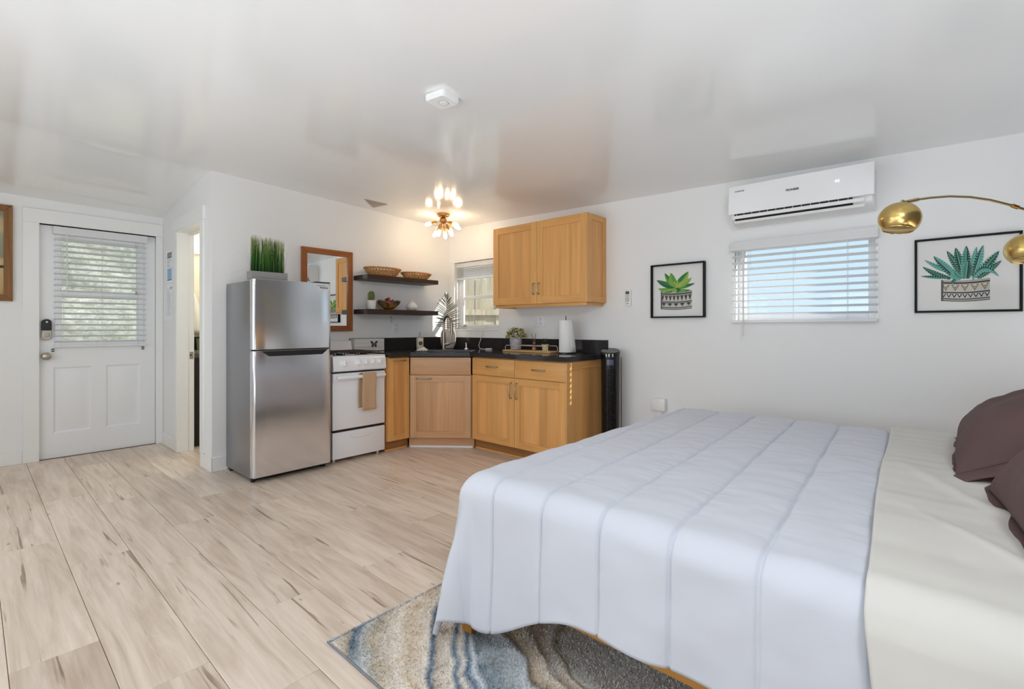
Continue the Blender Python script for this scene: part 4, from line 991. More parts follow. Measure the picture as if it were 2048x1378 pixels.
# tower fan
px, py = 3.61, 2.105; t = thing('tower_fan', 'black tower fan standing at the end of the counter', 'fan', (px, py, 0))
vd = Vector((-px, -py, 0)).normalized(); th0 = math.atan2(vd.y, vd.x)
b = MB(); b.lathe((px, py, 0), [(.125, 0), (.125, .012), (.105, .025), (.06, .035), (1e-5, .036)], 36); obj('base', b, M_black, t)
b = MB(); n = 40; P = []
for i in range(n):
    a = 2 * PI * i / n; c = math.cos(a - th0); row = []
    for z, r_ in ((.034, .066), (.06, .072), (.9, .078)): row.append((px + r_ * math.cos(a), py + r_ * math.sin(a), z))
    zt = .957 - .017 * c; row += [(px + .081 * math.cos(a), py + .081 * math.sin(a), zt - .012), (px + .080 * math.cos(a), py + .080 * math.sin(a), zt - .003), (px + .076 * math.cos(a), py + .076 * math.sin(a), zt)]
    P.append(row)
b.grid(P, close_u=True); obj('tower_body', b, M_black, t, angle=50)
b = MB(); b.add([(px + .076 * math.cos(2 * PI * i / n), py + .076 * math.sin(2 * PI * i / n), .957 - .017 * math.cos(2 * PI * i / n - th0) - .002) for i in range(n)], [tuple(range(n))]); obj('control_top', b, pbr('smoke_panel', (30, 29, 28), .12), t)
def onface(a, z, r_=.0795): return (px + r_ * math.cos(th0 + a), py + r_ * math.sin(th0 + a), z)
b = MB()
for k in range(34): z = .10 + k * .021; b.tube([onface(a, z, .0785) for a in np.linspace(-.62, .62, 9)], .0018, 4)
for a in (-.62, -.2, .2, .62): b.tube([onface(a, .09, .0785), onface(a, .81, .0785)], .002, 4)
obj('grille', b, pbr('grille_black', (15, 15, 16), .3), t)
b = MB(); 
for a in (-.42, -.12, .26): b.cyl(onface(a, .908, .080), onface(a, .932, .081), .0045, n=8)
obj('chrome_trim', b, M_chrome, t)
b = MB(); P = [[onface(a, z, .0795) for z in (.838, .884)] for a in np.linspace(-.36, .36, 7)]; b.grid(P); obj('display', b, pbr('display_blue_grey', (86, 92, 112), .15), t)
b = MB(); rr = onface(1.5, 0, .09); b.tube([(rr[0], rr[1], .03), (rr[0] + .004, rr[1], .4), (rr[0], rr[1], .9)], .003, 6); obj('power_cord', b, M_black, t)
# ---------------------------------------------------------------- air conditioner
t = thing('air_conditioner', 'white split air conditioner above the bed window', 'air conditioner', (XB - .1, .73, 1.93))
ay0, ay1 = .305, 1.135; XW = XB - .001
Mx = Matrix(((1, 0, 0, 0), (0, 0, 1, 0), (0, 1, 0, 0), (0, 0, 0, 1)))   # local x -> X, y -> Z, z -> Y
def side(b, pts, ya, yb): b.M = Mx; b.prism([(p, q) for p, q in pts][::-1], ya, yb); b.M = Matrix.Identity(4)
b = MB(); side(b, [(XW, 2.14), (XW - .165, 2.14), (XW - .175, 2.0), (XW - .172, 1.965), (XW - .155, 1.915), (XW - .10, 1.878), (XW, 1.878)], ay0 + .008, ay1 - .008)
obj('housing', b, M_whitepl, t, bevel=.006)
b = MB(); side(b, [(XW - .166, 2.146), (XW - .186, 2.144), (XW - .199, 2.02), (XW - .200, 1.945), (XW - .190, 1.945), (XW - .176, 2.0)], ay0, ay1)
fp = obj('front_panel', b, pbr('gloss_white', (242, 242, 242), .15, coat=.3), t, bevel=.003)
b = MB(); side(b, [(XW - .1785, 1.952), (XW - .169, 1.918), (XW - .150, 1.900), (XW - .14, 1.91), (XW - .155, 1.95)], ay0 + .11, ay1 - .035); ou = obj('outlet', b, M_blackmat, t, label='dark air outlet slot')
b = MB(); side(b, [(XW - .182, 1.936), (XW - .176, 1.915), (XW - .170, 1.915), (XW - .176, 1.937)], ay0 + .05, ay1 - .03); obj('louver', b, M_whitepl, t, bevel=.001)
b = MB(); side(b, [(XW - .166, 1.902), (XW - .156, 1.886), (XW - .150, 1.888), (XW - .160, 1.904)], ay0 + .05, ay1 - .03); obj('louver', b, M_whitepl, t, bevel=.001)
for k in range(14):
    y = ay0 + .13 + k * .05; b = MB(); side(b, [(XW - .181, 1.95), (XW - .171, 1.916), (XW - .15, 1.92), (XW - .16, 1.95)], y, y + .0035); obj('vane', b, pbr('vane_grey', (196, 196, 194), .5) if k == 0 else bpy.data.materials['vane_grey'], ou)
M_ink = pbr('ink_black', (40, 40, 42), .5); M_led = pbr('led_white', (225, 232, 255), .4, emit=.55)
def acM(y, z, k=.5): return Matrix(((0, 0, -1, XW - .1865 - (2.144 - z) * .105 - .0006), (-1, 0, 0, y), (0, 1, 0, z), (0, 0, 0, 1)))
text('logo', 'PIONEER', .019, acM(.735, 2.052), M_ink, fp, bold=.0006); text('lettering', 'INVERTER', .014, acM(1.062, 2.102), M_ink, fp); text('display', '46', .030, acM(.49, 2.058), M_led, fp)
# wall line trim beside the conditioner
# remote
F = frame2((XB, 2.018), (0, -1)); t = thing('remote_control', 'white remote control in its holder on the wall', 'remote', F @ Vector((0, 0, 1.34)))
b = MB(F); b.rbox((-.028, -.022, 1.338), (.028, -.003, 1.474), .004); obj('remote_body', b, M_whitepl, t)
b = MB(F); b.box((-.018, -.0228, 1.437), (.017, -.0218, 1.462)); obj('screen', b, pbr('lcd_olive', (78, 78, 68), .3), t)
b = MB(F); rs = random.Random(2)
for r_, z in enumerate((1.425, 1.412, 1.398, 1.387, 1.376)):
    for c in range(3): b.rbox((-.018 + c * .013, -.0235, z - .003), (-.009 + c * .013, -.0218, z + .003), .0006, 1)
obj('buttons', b, pbr('button_grey', (120, 122, 116), .5), t)
b = MB(F); b.box((-.012, -.0228, 1.354), (.012, -.0219, 1.359)); obj('print', b, M_ink, t)

# ---------------------------------------------------------------- framed prints
M_pframe = pbr('black_frame', (7, 7, 7), .5, spec=.2); M_art = pbr('art_paper', (228, 227, 224), .8)
def picture(label, yl, yr, z0, z1, fw, depth):
    F = frame2((XB, yl), (0, -1)); w = yl - yr; t = thing('framed_print', label, 'picture', F @ Vector((w / 2, 0, z0)))
    for pr in ([(0, z0), (fw, z0 + fw), (fw, z1 - fw), (0, z1)], [(w, z1), (w - fw, z1 - fw), (w - fw, z0 + fw), (w, z0)], [(0, z1), (fw, z1 - fw), (w - fw, z1 - fw), (w, z1)], [(w, z0), (w - fw, z0 + fw), (fw, z0 + fw), (0, z0)]):
        b = MB(F @ Matrix(((1, 0, 0, 0), (0, 0, -1, -.002), (0, 1, 0, 0), (0, 0, 0, 1)))); b.prism(pr, 0, depth); obj('frame_rail', b, M_pframe, t, bevel=.001)
    b = MB(F); b.box((fw * .8, -.010, z0 + fw * .8), (w - fw * .8, -.003, z1 - fw * .8)); paper = obj('paper', b, M_art, t, flat=True)
    return t, F, w, paper
INKS = {}
def ink(c):
    if c not in INKS: INKS[c] = pbr('ink_%02x%02x%02x' % c, c, .8)
    return INKS[c]
class Print:
    """flat printed shapes, one mesh with a colour per ink"""
    def __init__(s, F, w, z0, h): s.F = F; s.w = w; s.z0 = z0; s.h = h; s.b = MB(F); s.m = []; s.k = 0
    def shape(s, pts, c):
        if c not in s.m: s.m.append(c)
        s.b.cur = s.m.index(c); s.k += 1; y = -.0102 - s.k * .000012
        s.b.poly([(p[0] * s.w, y, s.z0 + p[1] * s.h) for p in pts])
    def leaf(s, base, tip, wd, c, c2=None, bend=0, n=7):
        bx, by = base; tx, ty = tip; dx, dy = tx - bx, ty - by; L = math.hypot(dx, dy) or 1; nx, ny = -dy / L, dx / L; Lp = []; Rp = []; mid = []
        for i in range(n + 1):
            q = i / n; k = wd * math.sin(PI * (q * .86 + .14)) ** .8; o = bend * math.sin(PI * q); x = bx + dx * q + nx * o; y = by + dy * q + ny * o; mid.append((x, y)); Lp.append((x + nx * k, y + ny * k)); Rp.append((x - nx * k, y - ny * k))
        Lp[-1] = Rp[-1] = tip
        s.shape(Rp + Lp[:-1][::-1], c)
        if c2: s.shape(mid[:] + Lp[1:-1][::-1], c2)
        return Lp, mid, Rp
    def done(s, parent): return obj('printed_plant', s.b, [ink(c) for c in s.m], parent, flat=True)
def pot(pr, x0, x1, y0, y1, kind):
    cur = .03 * (y1 - y0) * 2
    def arc(y, d): return [(x0 + (x1 - x0) * i / 10, y - d * math.sin(PI * i / 10)) for i in range(11)]
    def band(ya, yb, c, d=cur): pr.shape(arc(ya, d) + arc(yb, d)[::-1], c)
    H = y1 - y0; W = x1 - x0; dk, gy, wh, br = (34, 34, 34), (120, 118, 112), (214, 212, 206), (150, 130, 96)
    band(y0, y1, (196, 194, 188)); band(y0, y0 + H * .06, gy); band(y0 + H * .10, y0 + H * .14, dk); band(y0 + H * .40, y0 + H * .45, dk); band(y0 + H * .84, y0 + H * .90, dk); band(y0 + H * .90, y1, (172, 168, 160))
    def yy(x, k): return y0 + H * k - cur * math.sin(PI * (x - x0) / W)
    n = 8 if kind == 1 else 5
    for i in range(n):
        a = x0 + W * (i + .06) / n; c = x0 + W * (i + .94) / n; m = (a + c) / 2
        pr.shape([(a, yy(a, .80)), (m, yy(m, .48)), (c, yy(c, .80))], dk if kind == 1 else br)
        pr.shape([(a + (m - a) * .5, yy(m, .78)), (m, yy(m, .60)), (c - (c - m) * .5, yy(m, .78))], gy if kind == 1 else wh)
        pr.shape([(m - W * .012, yy(m, .68)), (m, yy(m, .64)), (m + W * .012, yy(m, .68)), (m, yy(m, .74))], dk)
    n = 5 if kind == 1 else 9
    for i in range(n):
        a = x0 + W * i / n; c = x0 + W * (i + 1) / n; m = (a + c) / 2
        pr.shape([(a, yy(a, .37)), (m, yy(m, .17)), (c, yy(c, .37))], gy if kind == 1 else dk)
        pr.shape([(a + (m - a) * .45, yy(m, .36)), (m, yy(m, .25)), (c - (c - m) * .45, yy(m, .36))], dk if kind == 1 else wh)
    pr.shape([(x0, yy(x0, 0)), (x0 + W * .05, yy(x0 + W * .05, 0)), (x0 + W * .05, yy(x0 + W * .05, 1)), (x0, yy(x0, 1))], (96, 94, 90))
t, F, w, paper = picture('smaller black framed print of a green rosette succulent in a patterned pot', 1.800, 1.362, 1.230, 1.662, .011, .036)
pr = Print(F, w, 1.230, .432); G = [(92, 156, 64), (60, 126, 66), (124, 168, 74), (46, 104, 70), (150, 178, 84)]
pot(pr, .175, .76, .165, .50, 1)
cx, cy = .46, .57
for i, (tx, ty, wd) in enumerate(((.11, .555, .032), (.82, .62, .034), (.14, .52, .03), (.74, .50, .03), (.22, .49, .028), (.66, .49, .028), (.09, .72, .055), (.76, .72, .055), (.25, .845, .05), (.70, .84, .075), (.37, .84, .07), (.56, .50, .05), (.40, .49, .045))):
    pr.leaf((cx, cy if ty > .56 else cy - .03), (tx, ty), wd, G[i % 5], G[(i + 2) % 5], bend=.02 * (-1) ** i)
for tx, ty in ((.42, .67), (.50, .69), (.56, .66), (.46, .64)): pr.leaf((cx + .01, cy - .01), (tx, ty), .03, (172, 186, 92), (132, 160, 74))
pr.done(paper)
t, F, w, paper = picture('larger black framed print of a striped aloe in a patterned pot', .128, -.318, 1.238, 1.672, .012, .018)
pr = Print(F, w, 1.238, .434); A = [(38, 104, 84), (24, 78, 62), (60, 136, 122), (86, 160, 150), (30, 92, 78)]
pot(pr, .265, .72, .155, .435, 2)
for i, (bx, by, tx, ty, wd, bd) in enumerate(((.36, .45, .08, .63, .034, .02), (.34, .46, .06, .50, .022, .0), (.44, .50, .10, .72, .03, .02), (.42, .45, .19, .765, .046, .0), (.46, .48, .32, .82, .04, -.01), (.47, .50, .405, .855, .045, .0), (.50, .48, .505, .87, .045, .0), (.55, .52, .60, .845, .030, 0), (.57, .46, .66, .86, .040, 0), (.60, .44, .80, .77, .046, 0), (.62, .44, .82, .645, .034, 0), (.50, .44, .52, .68, .058, .0), (.46, .44, .38, .56, .045, .03), (.56, .43, .80, .445, .045, .12))):
    Lp, mid, Rp = pr.leaf((bx, by), (tx, ty), wd, A[i % 5], A[(i + 1) % 5], bd, 12)
    for j in range(1, 11):
        for S in (Lp, Rp):
            m_, e_ = mid[j], S[j]; m2 = mid[j + 1]; pr.shape([(m_[0] + (e_[0] - m_[0]) * .35, m_[1] + (e_[1] - m_[1]) * .35), e_, (e_[0] + (m2[0] - m_[0]) * .3, e_[1] + (m2[1] - m_[1]) * .3)], (196, 214, 206))
    for j in range(0, 11): m_, m2 = mid[j], mid[j + 1]; nx_ = .003; pr.shape([(m_[0] - nx_, m_[1]), (m_[0] + nx_, m_[1]), (m2[0] + nx_ * .6, m2[1]), (m2[0] - nx_ * .6, m2[1])], (168, 204, 192))
pr.leaf((.40, .44), (.365, .375), .018, (38, 104, 84), (60, 136, 122))
pr.done(paper)

# painting on the entry wall
F = frame2((-.42, YD), (1, 0)); x1 = .66; z0, z1, fw = 1.372, 2.168, .052
t = thing('framed_painting', 'beach painting in a rustic wooden frame left of the entry door', 'picture', (-.09, YD, z0))
M_rust = wood('rustic_frame', (112, 74, 36), (152, 106, 58), 'z', 50, 2, .5, streak=(80, 52, 28))
for p_ in ([(0, z0), (fw, z0 + fw), (fw, z1 - fw), (0, z1)], [(x1, z1), (x1 - fw, z1 - fw), (x1 - fw, z0 + fw), (x1, z0)], [(0, z1), (fw, z1 - fw), (x1 - fw, z1 - fw), (x1, z1)], [(x1, z0), (x1 - fw, z0 + fw), (fw, z0 + fw), (0, z0)]):
    b = MB(F @ Matrix(((1, 0, 0, 0), (0, 0, -1, -.002), (0, 1, 0, 0), (0, 0, 0, 1)))); b.prism(p_, 0, .028); obj('frame_rail', b, M_rust, t, bevel=.002)
mp, np_, bp = newmat('beach_print'); tcx = N(np_, 'TexCoord'); sz = N(np_, 'SeparateXYZ'); np_.links.new(tcx.outputs['Generated'], sz.inputs[0])
wv = noise(np_, coords(np_, (2, 2, 9)), 1.2, 3); ad = N(np_, 'Math', operation='MULTIPLY_ADD'); np_.links.new(wv, ad.inputs[0]); ad.inputs[1].default_value = .12; np_.links.new(sz.outputs[2], ad.inputs[2])
np_.links.new(ramp(np_, ad.outputs[0], [(.0, lin((186, 150, 100))), (.30, lin((206, 178, 128))), (.47, lin((208, 182, 132))), (.50, lin((150, 148, 122))), (.78, lin((168, 164, 138))), (.82, lin((204, 184, 140))), (.94, lin((196, 178, 138))), (1, lin((158, 150, 128)))]), bp.inputs['Base Color']); bp.inputs['Roughness'].default_value = .6
b = MB(F); b.box((fw - .004, -.012, z0 + fw - .004), (x1 - fw + .004, -.004, z1 - fw + .004)); pp = obj('canvas', b, mp, t, flat=True)
b = MB(F @ Matrix(((1, 0, 0, 0), (0, 0, -1, -.0122), (0, 1, 0, 0), (0, 0, 0, 1)))); fx = x1 - .098
for px, pz, h in ((fx, 1.46, .10), (fx - .21, 1.47, .085), (fx - .34, 1.455, .11)):
    b.prism([(px - .012, pz), (px - .004, pz), (px + .003, pz + h * .45), (px + .006, pz), (px + .014, pz), (px + .012, pz + h * .5), (px + .014, pz + h * .8), (px - .004, pz + h * .8), (px - .012, pz + h * .5)], 0, .0005); b.prism([(px + .004 + .009 * math.cos(a), pz + h * .92 + .010 * math.sin(a)) for a in np.linspace(0, 2 * PI, 11)[:-1]], 0, .0005)
for px, pz, w_ in ((fx + .02, 1.655, .03), (fx - .04, 1.662, .025), (fx - .16, 1.66, .03), (fx - .30, 1.65, .04)): b.prism([(px - w_, pz - .004), (px, pz - .012), (px + w_, pz - .01), (px + w_ * .8, pz + .012), (px - w_ * .2, pz + .01)], 0, .0005)
obj('painted_figures', b, pbr('umber_ink', (74, 54, 38), .7), pp, flat=True)

# laminated sheets on the bathroom wall
def sheet(name, label, y0, y1, z0, z1):
    Fm = Matrix(((0, 0, -1, XS - .001), (-1, 0, 0, y1), (0, 1, 0, z0), (0, 0, 0, 1))); t = thing(name, label, 'notice', (XS - .001, (y0 + y1) / 2, z0)); w, h = y1 - y0, z1 - z0
    b = MB(Fm); b.box((0, 0, 0), (w, h, .0012)); obj('paper', b, pbr('laminate_white', (240, 242, 244), .18) if 'laminate_white' not in bpy.data.materials else bpy.data.materials['laminate_white'], t, flat=True); return t, Fm, w, h
t, Fm, w, h = sheet('notice_sheet', 'upper laminated notice with a grey heading and a blue block beside the bathroom door', 5.475, 5.675, 1.585, 1.895)
def blk(t, Fm, x0, x1, y0, y1, m, nm): b = MB(Fm); b.box((x0, y0, .0013), (x1, y1, .0016)); return obj(nm, b, m, t, flat=True)
M_lt = pbr('print_grey', (168, 172, 178), .6)
blk(t, Fm, .03, w - .02, h - .075, h - .02, pbr('header_grey', (120, 122, 126), .5), 'heading_block'); blk(t, Fm, .03, w - .02, .03, .135, pbr('print_blue', (140, 182, 220), .5), 'blue_block'); blk(t, Fm, .03, w - .02, .02, .03, pbr('print_dark', (90, 100, 112), .5), 'caption_line')
b = MB(Fm); rs = random.Random(6)
for i in range(7): b.box((.035, h - .092 - i * .012, .0013), (.035 + rs.uniform(.06, .14), h - .087 - i * .012, .0016))
for i in range(4): b.box((.06 + i * .026, h - .055, .0017), (.078 + i * .026, h - .042, .0019))
obj('printed_lines', b, M_lt, t, flat=True)
t, Fm, w, h = sheet('notice_sheet', 'lower laminated notice of small grey print beside the bathroom door', 5.465, 5.675, 1.21, 1.565)
blk(t, Fm, w - .085, w - .02, h - .045, h - .02, bpy.data.materials['print_blue'], 'blue_block')
b = MB(Fm)
for i in range(21): b.box((.03, h - .045 - i * .0125, .0013), (.03 + rs.uniform(.07, .155) * (.6 if i < 3 else 1), h - .041 - i * .0125, .0016))
obj('printed_lines', b, M_lt, t, flat=True)

# ---------------------------------------------------------------- bathroom glimpse
t = thing('vanity', 'dark bathroom vanity glimpsed through the doorway', 'vanity', (1.85, 5.9, 0))
M_dk = pbr('dark_walnut', (24, 18, 15), .5); b = MB(); b.box((XS + .135, 5.40, .0), (2.4, 6.33, .86)); obj('vanity_body', b, M_dk, t)
b = MB(); b.box((XS + .13, 5.385, .86), (2.42, 6.345, .90)); obj('vanity_top', b, pbr('grey_quartz', (92, 90, 88), .25), t)
b = MB(); b.box((XS + .13, 6.335, .90), (2.42, 6.355, 1.045)); obj('splash', b, M_black, t)
t = thing('bath_towel', 'white bath towel hanging in the bathroom', 'towel', (1.66, 6.30, 1.09)); b = MB(); P = []
for i in range(13):
    q = i / 12; row = []
    for j in range(12):
        k = j / 11; wd = .03 + .13 * (1 - k) ** .8; row.append((1.655 + (q - .5) * 2 * wd + .02 * (1 - k), 6.30 - .03 * math.cos(q * 9) * (1 - k * .5) - .012, 1.09 + .46 * k))
    P.append(row)
b.grid(P); obj('towel_cloth', b, pbr('towel_white', (236, 236, 226), .95, bs=200, bstr=.4), t, solid=.012, angle=80); b = MB(); b.tube([(1.66, 6.355, 1.53), (1.66, 6.29, 1.535), (1.66, 6.275, 1.56)], .008, 8); obj('hook', b, M_nickel, t)
t = thing('vanity_light', 'white glowing shade of the bathroom light', 'light', (1.68, 6.26, 1.99)); b = MB(); b.rbox((1.52, 6.20, 1.985), (1.86, 6.30, 2.16), .02, 3); obj('shade', b, pbr('lit_shade', (255, 250, 236), .5, emit=1.3), t); b = MB(); b.box((1.5, 6.30, 2.03), (1.9, 6.355, 2.10)); obj('back_plate', b, M_nickel, t)
lamp('bathroom_bulb', 'POINT', (1.95, 5.5, 2.1), 16, (1, .95, .82), shadow_soft_size=.1)
t = thing('soap_cup', 'small green cup on the bathroom vanity', 'cup', (1.70, 6.25, .90)); b = MB(); b.lathe((1.72, 6.2, .9005), [(.035, 0), (.042, .13), (.038, .13), (.034, .01), (1e-5, .01)], 18); obj('cup_body', b, pbr('moss_green', (120, 128, 90), .5), t)

# ---------------------------------------------------------------- smoke detector
dx, dy_, dz = 1.608, 1.912, ceil_z(1.608, 1.912) - .002
t = thing('smoke_detector', 'white square smoke detector on the ceiling', 'detector', (dx, dy_, dz - .04))
def rsq(b, s, r_, z0, z1, k1=1.0):
    pts = []
    for cxx, cyy, a0 in ((1, 1, 0), (-1, 1, 90), (-1, -1, 180), (1, -1, 270)):
        for a in np.linspace(R(a0), R(a0 + 90), 7): pts.append((cxx * (s - r_) + r_ * math.cos(a), cyy * (s - r_) + r_ * math.sin(a)))
    n = len(pts); b.add([(x, y, z1) for x, y in pts] + [(x * k1, y * k1, z0) for x, y in pts], [tuple(range(n)), tuple(range(2 * n - 1, n - 1, -1))] + [((i + 1) % n, i, n + i, n + (i + 1) % n) for i in range(n)])
Md = Matrix.Translation((dx, dy_, dz)) @ Matrix.Rotation(R(8), 4, 'Z')
b = MB(Md); rsq(b, .066, .022, -.022, .002); rsq(b, .066, .022, -.030, -.022, .90); obj('detector_body', b, M_whitepl, t, bevel=.002)
b = MB(Md); b.lathe((.006, -.004, 0), [(1e-5, -.0325), (.020, -.0325), (.024, -.0305), (.0245, -.028)], 28); obj('test_button', b, M_whitepl, t)
b = MB(Md); b.lathe((.006, -.004, 0), [(.0245, -.0305), (.0262, -.0305), (.0262, -.028), (.0245, -.028)], 28); obj('button_ring', b, pbr('ring_grey', (150, 150, 150), .5), t)

# ---------------------------------------------------------------- sputnik ceiling lamp
lx, ly = 3.236, 3.831; lz = ceil_z(lx, ly)
t = thing('ceiling_lamp', 'brass sputnik ceiling lamp with glowing bulbs over the sink', 'lamp', (lx, ly, lz - .3))
M_gold = pbr('satin_gold', (190, 142, 84), .32, 1); b = MB(); b.lathe((lx, ly, lz), [(1e-5, -.026), (.060, -.026), (.064, -.022), (.064, .002)], 32); obj('canopy', b, M_gold, t)
b = MB(); b.cyl((lx, ly, lz - .024), (lx, ly, lz - .05), .017, n=14); b.ball((lx, ly, lz - .066), .0385, 24, 14); obj('hub', b, M_gold, t)
for s in (-1, 1): b = MB(); b.ball((lx + rv.x * .04 * s, ly + rv.y * .04 * s, lz - .028), .006, 10, 6); obj('screw', b, M_gold, t)
M_bulb = pbr('lit_bulb', (255, 226, 184), .4, emit=25); hub = Vector((lx, ly, lz - .066))
D = [(-1, .08, -.22), (-.55, .12, -.86), (-.25, -.30, -.92), (.10, .25, -1.0), (.52, -.15, -.85), (.72, -.35, -.30), (.92, .25, -.42), (-.45, .8, -.35), (.35, .85, -.45)]
DD = [(r_, f_, z_) for r_, f_, z_ in D]
for r_, f_, z_ in DD:
    d0 = (rv * r_ + fvw * f_ + Vector((0, 0, z_))).normalized(); al = .062 if z_ < -.9 else .07
    b = MB(); b.cyl(hub + d0 * .034, hub + d0 * (al + .015), .0032, n=8); ar = obj('arm', b, M_gold, t)
    b = MB(); b.tube([hub + d0 * al, hub + d0 * (al + .008), hub + d0 * (al + .05), hub + d0 * (al + .056)], [.008, .0145, .0165, .016], 16); obj('socket', b, M_gold, ar)
    b = MB(); o = al + .05; b.tube([hub + d0 * (o + q) for q in (0, .012, .03, .05, .066, .074, .077)], [.011, .0135, .0175, .0185, .0145, .0085, .001], 16); obj('bulb', b, M_bulb, ar)

# ---------------------------------------------------------------- rug
mr, nr, br_ = newmat('swirl_rug')
tcr = N(nr, 'TexCoord'); mp_ = N(nr, 'Mapping'); nr.links.new(tcr.outputs['Object'], mp_.inputs[0]); vec = mp_.outputs[0]
wob = N(nr, 'TexNoise'); wob.inputs['Scale'].default_value = 1.5; wob.inputs['Detail'].default_value = 3; nr.links.new(vec, wob.inputs['Vector'])
sub = N(nr, 'VectorMath', operation='SUBTRACT'); nr.links.new(wob.outputs['Color'], sub.inputs[0]); sub.inputs[1].default_value = (.5, .5, .5)
scl = N(nr, 'VectorMath', operation='SCALE'); nr.links.new(sub.outputs[0], scl.inputs[0]); scl.inputs['Scale'].default_value = .42
add = N(nr, 'VectorMath', operation='ADD'); nr.links.new(vec, add.inputs[0]); nr.links.new(scl.outputs[0], add.inputs[1])
M_rug_center = (1.56, .80, 0)
RX0, RX1, RY0, RY1 = .868, 3.30, -.30, 1.672
rcx, rcy = (RX0 + RX1) / 2, (RY0 + RY1) / 2
dsub = N(nr, 'VectorMath', operation='SUBTRACT'); nr.links.new(add.outputs[0], dsub.inputs[0]); dsub.inputs[1].default_value = (M_rug_center[0] - rcx, M_rug_center[1] - rcy, 0)
dm = N(nr, 'VectorMath', operation='MULTIPLY'); nr.links.new(dsub.outputs[0], dm.inputs[0]); dm.inputs[1].default_value = (1.05, .86, 0)
ln = N(nr, 'VectorMath', operation='LENGTH'); nr.links.new(dm.outputs[0], ln.inputs[0])
cream, tan, grey, brown, navy, pale, sage = [lin(c) for c in ((248, 238, 225), (228, 210, 184), (224, 220, 213), (164, 146, 122), (88, 120, 146), (232, 236, 240), (226, 226, 220))]
st = [(.0, sage), (.13, grey), (.235, lin((222, 218, 210))), (.25, brown), (.265, cream), (.30, lin((206, 186, 164))), (.315, brown), (.33, cream), (.37, tan), (.395, lin((128, 110, 84))), (.41, pale), (.48, lin((176, 186, 190))), (.52, lin((112, 132, 146))), (.535, pale), (.555, navy), (.575, cream), (.595, navy), (.615, cream), (.665, lin((216, 202, 184))), (.685, navy), (.705, cream), (.76, tan), (.80, cream), (.86, lin((204, 190, 168))), (.90, lin((198, 202, 200))), (.93, navy), (.95, lin((190, 178, 156))), (1, cream)]
# two ramps because a ramp holds at most 32 stops
c = ramp(nr, ln.outputs[1], st)
fine = noise(nr, vec, 150, 3, .7); patch = noise(nr, vec, 7, 4, .6, .8)
c = mix(nr, c, tan, ramp(nr, patch, [(.56, (0, 0, 0, 1)), (.68, (.3, .3, .3, 1))])); c = mix(nr, c, pale, ramp(nr, noise(nr, vec, 4.1, 4, .6, 1.2), [(.60, (0, 0, 0, 1)), (.72, (.6, .6, .6, 1))]))
c = mix(nr, c, ramp(nr, fine, [(.3, (.78, .77, .76, 1)), (.62, (1.2, 1.2, 1.2, 1))]), 1.0, 'MULTIPLY')
nr.links.new(c, br_.inputs['Base Color']); br_.inputs['Roughness'].default_value = .95; br_.inputs['Sheen Weight'].default_value = .25
bump(nr, br_, fine, .9, .008)
t = thing('area_rug', 'cream grey and blue swirled shag rug under the bed', 'rug', (rcx, rcy, 0))
nx_, ny_ = 170, 140; P = []
for i in range(nx_ + 1):
    x = RX0 + .006 + (RX1 - RX0 - .012) * i / nx_; row = []
    for j in range(ny_ + 1):
        y = RY0 + .006 + (RY1 - RY0 - .012) * j / ny_; e_ = min(i, j, nx_ - i, ny_ - j)
        z = (.0125 + .0035 * mnoise.noise((x * 60, y * 60, 0)) + .002 * mnoise.noise((x * 17, y * 17, 3))) if e_ > 0 else .004
        row.append((x, y, z))
    P.append(row)
b = MB(); b.grid(P); rs = random.Random(17)
for i in range(36000):                       # shag tufts where the rug shows
    x = rs.uniform(RX0 + .008, 1.95); y = rs.uniform(.25, RY1 - .008)
    if x > 1.35 + .45 * rs.random() and y > .9: continue
    a = rs.uniform(0, PI); s_ = rs.uniform(.0016, .0032); h_ = rs.uniform(.004, .009); ca, sa = math.cos(a) * s_, math.sin(a) * s_; lx_, ly_ = rs.uniform(-.006, .006), rs.uniform(-.006, .006); z_ = .0115
    n_ = len(b.v); b.v += [(x - ca, y - sa, z_), (x + ca, y + sa, z_), (x + ca * .5 + lx_, y + sa * .5 + ly_, z_ + h_), (x - ca * .5 + lx_, y - sa * .5 + ly_, z_ + h_)]; b.f.append([n_, n_ + 1, n_ + 2, n_ + 3]); b.mi.append(0)
o = obj('pile', b, mr, t, angle=80); o['kind'] = 'stuff'
b = MB(); b.tube([(RX0, RY0, .005), (RX1, RY0, .005), (RX1, RY1, .005), (RX0, RY1, .005)], .0052, 8, closed=True); obj('binding', b, pbr('rug_binding', (176, 180, 190), .8), t)

# ---------------------------------------------------------------- bed
BX0, BX1, BY0, BY1 = 1.262, 3.20, -.76, 1.33
M_bed = wood('honey_pine', (186, 128, 58), (206, 150, 76), 'y', 40, 1.6, .4); M_bedx = wood('honey_pine_across', (186, 128, 58), (206, 150, 76), 'x', 40, 1.6, .4); M_bedz = wood('honey_pine_leg', (176, 118, 52), (198, 140, 68), 'z', 40, 1.6, .4)
t = thing('platform_bed', 'honey pine bed frame standing on the rug', 'bed', (2.2, .3, 0))
for x in (BX0, BX1 - .028): b = MB(); b.box((x, BY0, .205), (x + .028, BY1 - .03, .345)); obj('side_rail', b, M_bed, t, bevel=.002)
b = MB(); b.box((BX0, BY1 - .03, .205), (BX1, BY1, .345)); obj('foot_rail', b, M_bedx, t, bevel=.002)
for x in (1.232, BX1 - .02):
    for y in (1.30, BY0 + .05): b = MB(); b.box((x, y, .0165), (x + .052, y + .052, .34)); obj('leg', b, M_bedz, t, bevel=.002)
b = MB(); b.box((BX0, BY0 - .05, .20), (BX1, BY0 - .01, 1.05)); obj('headboard', b, M_bedx, t, bevel=.003)
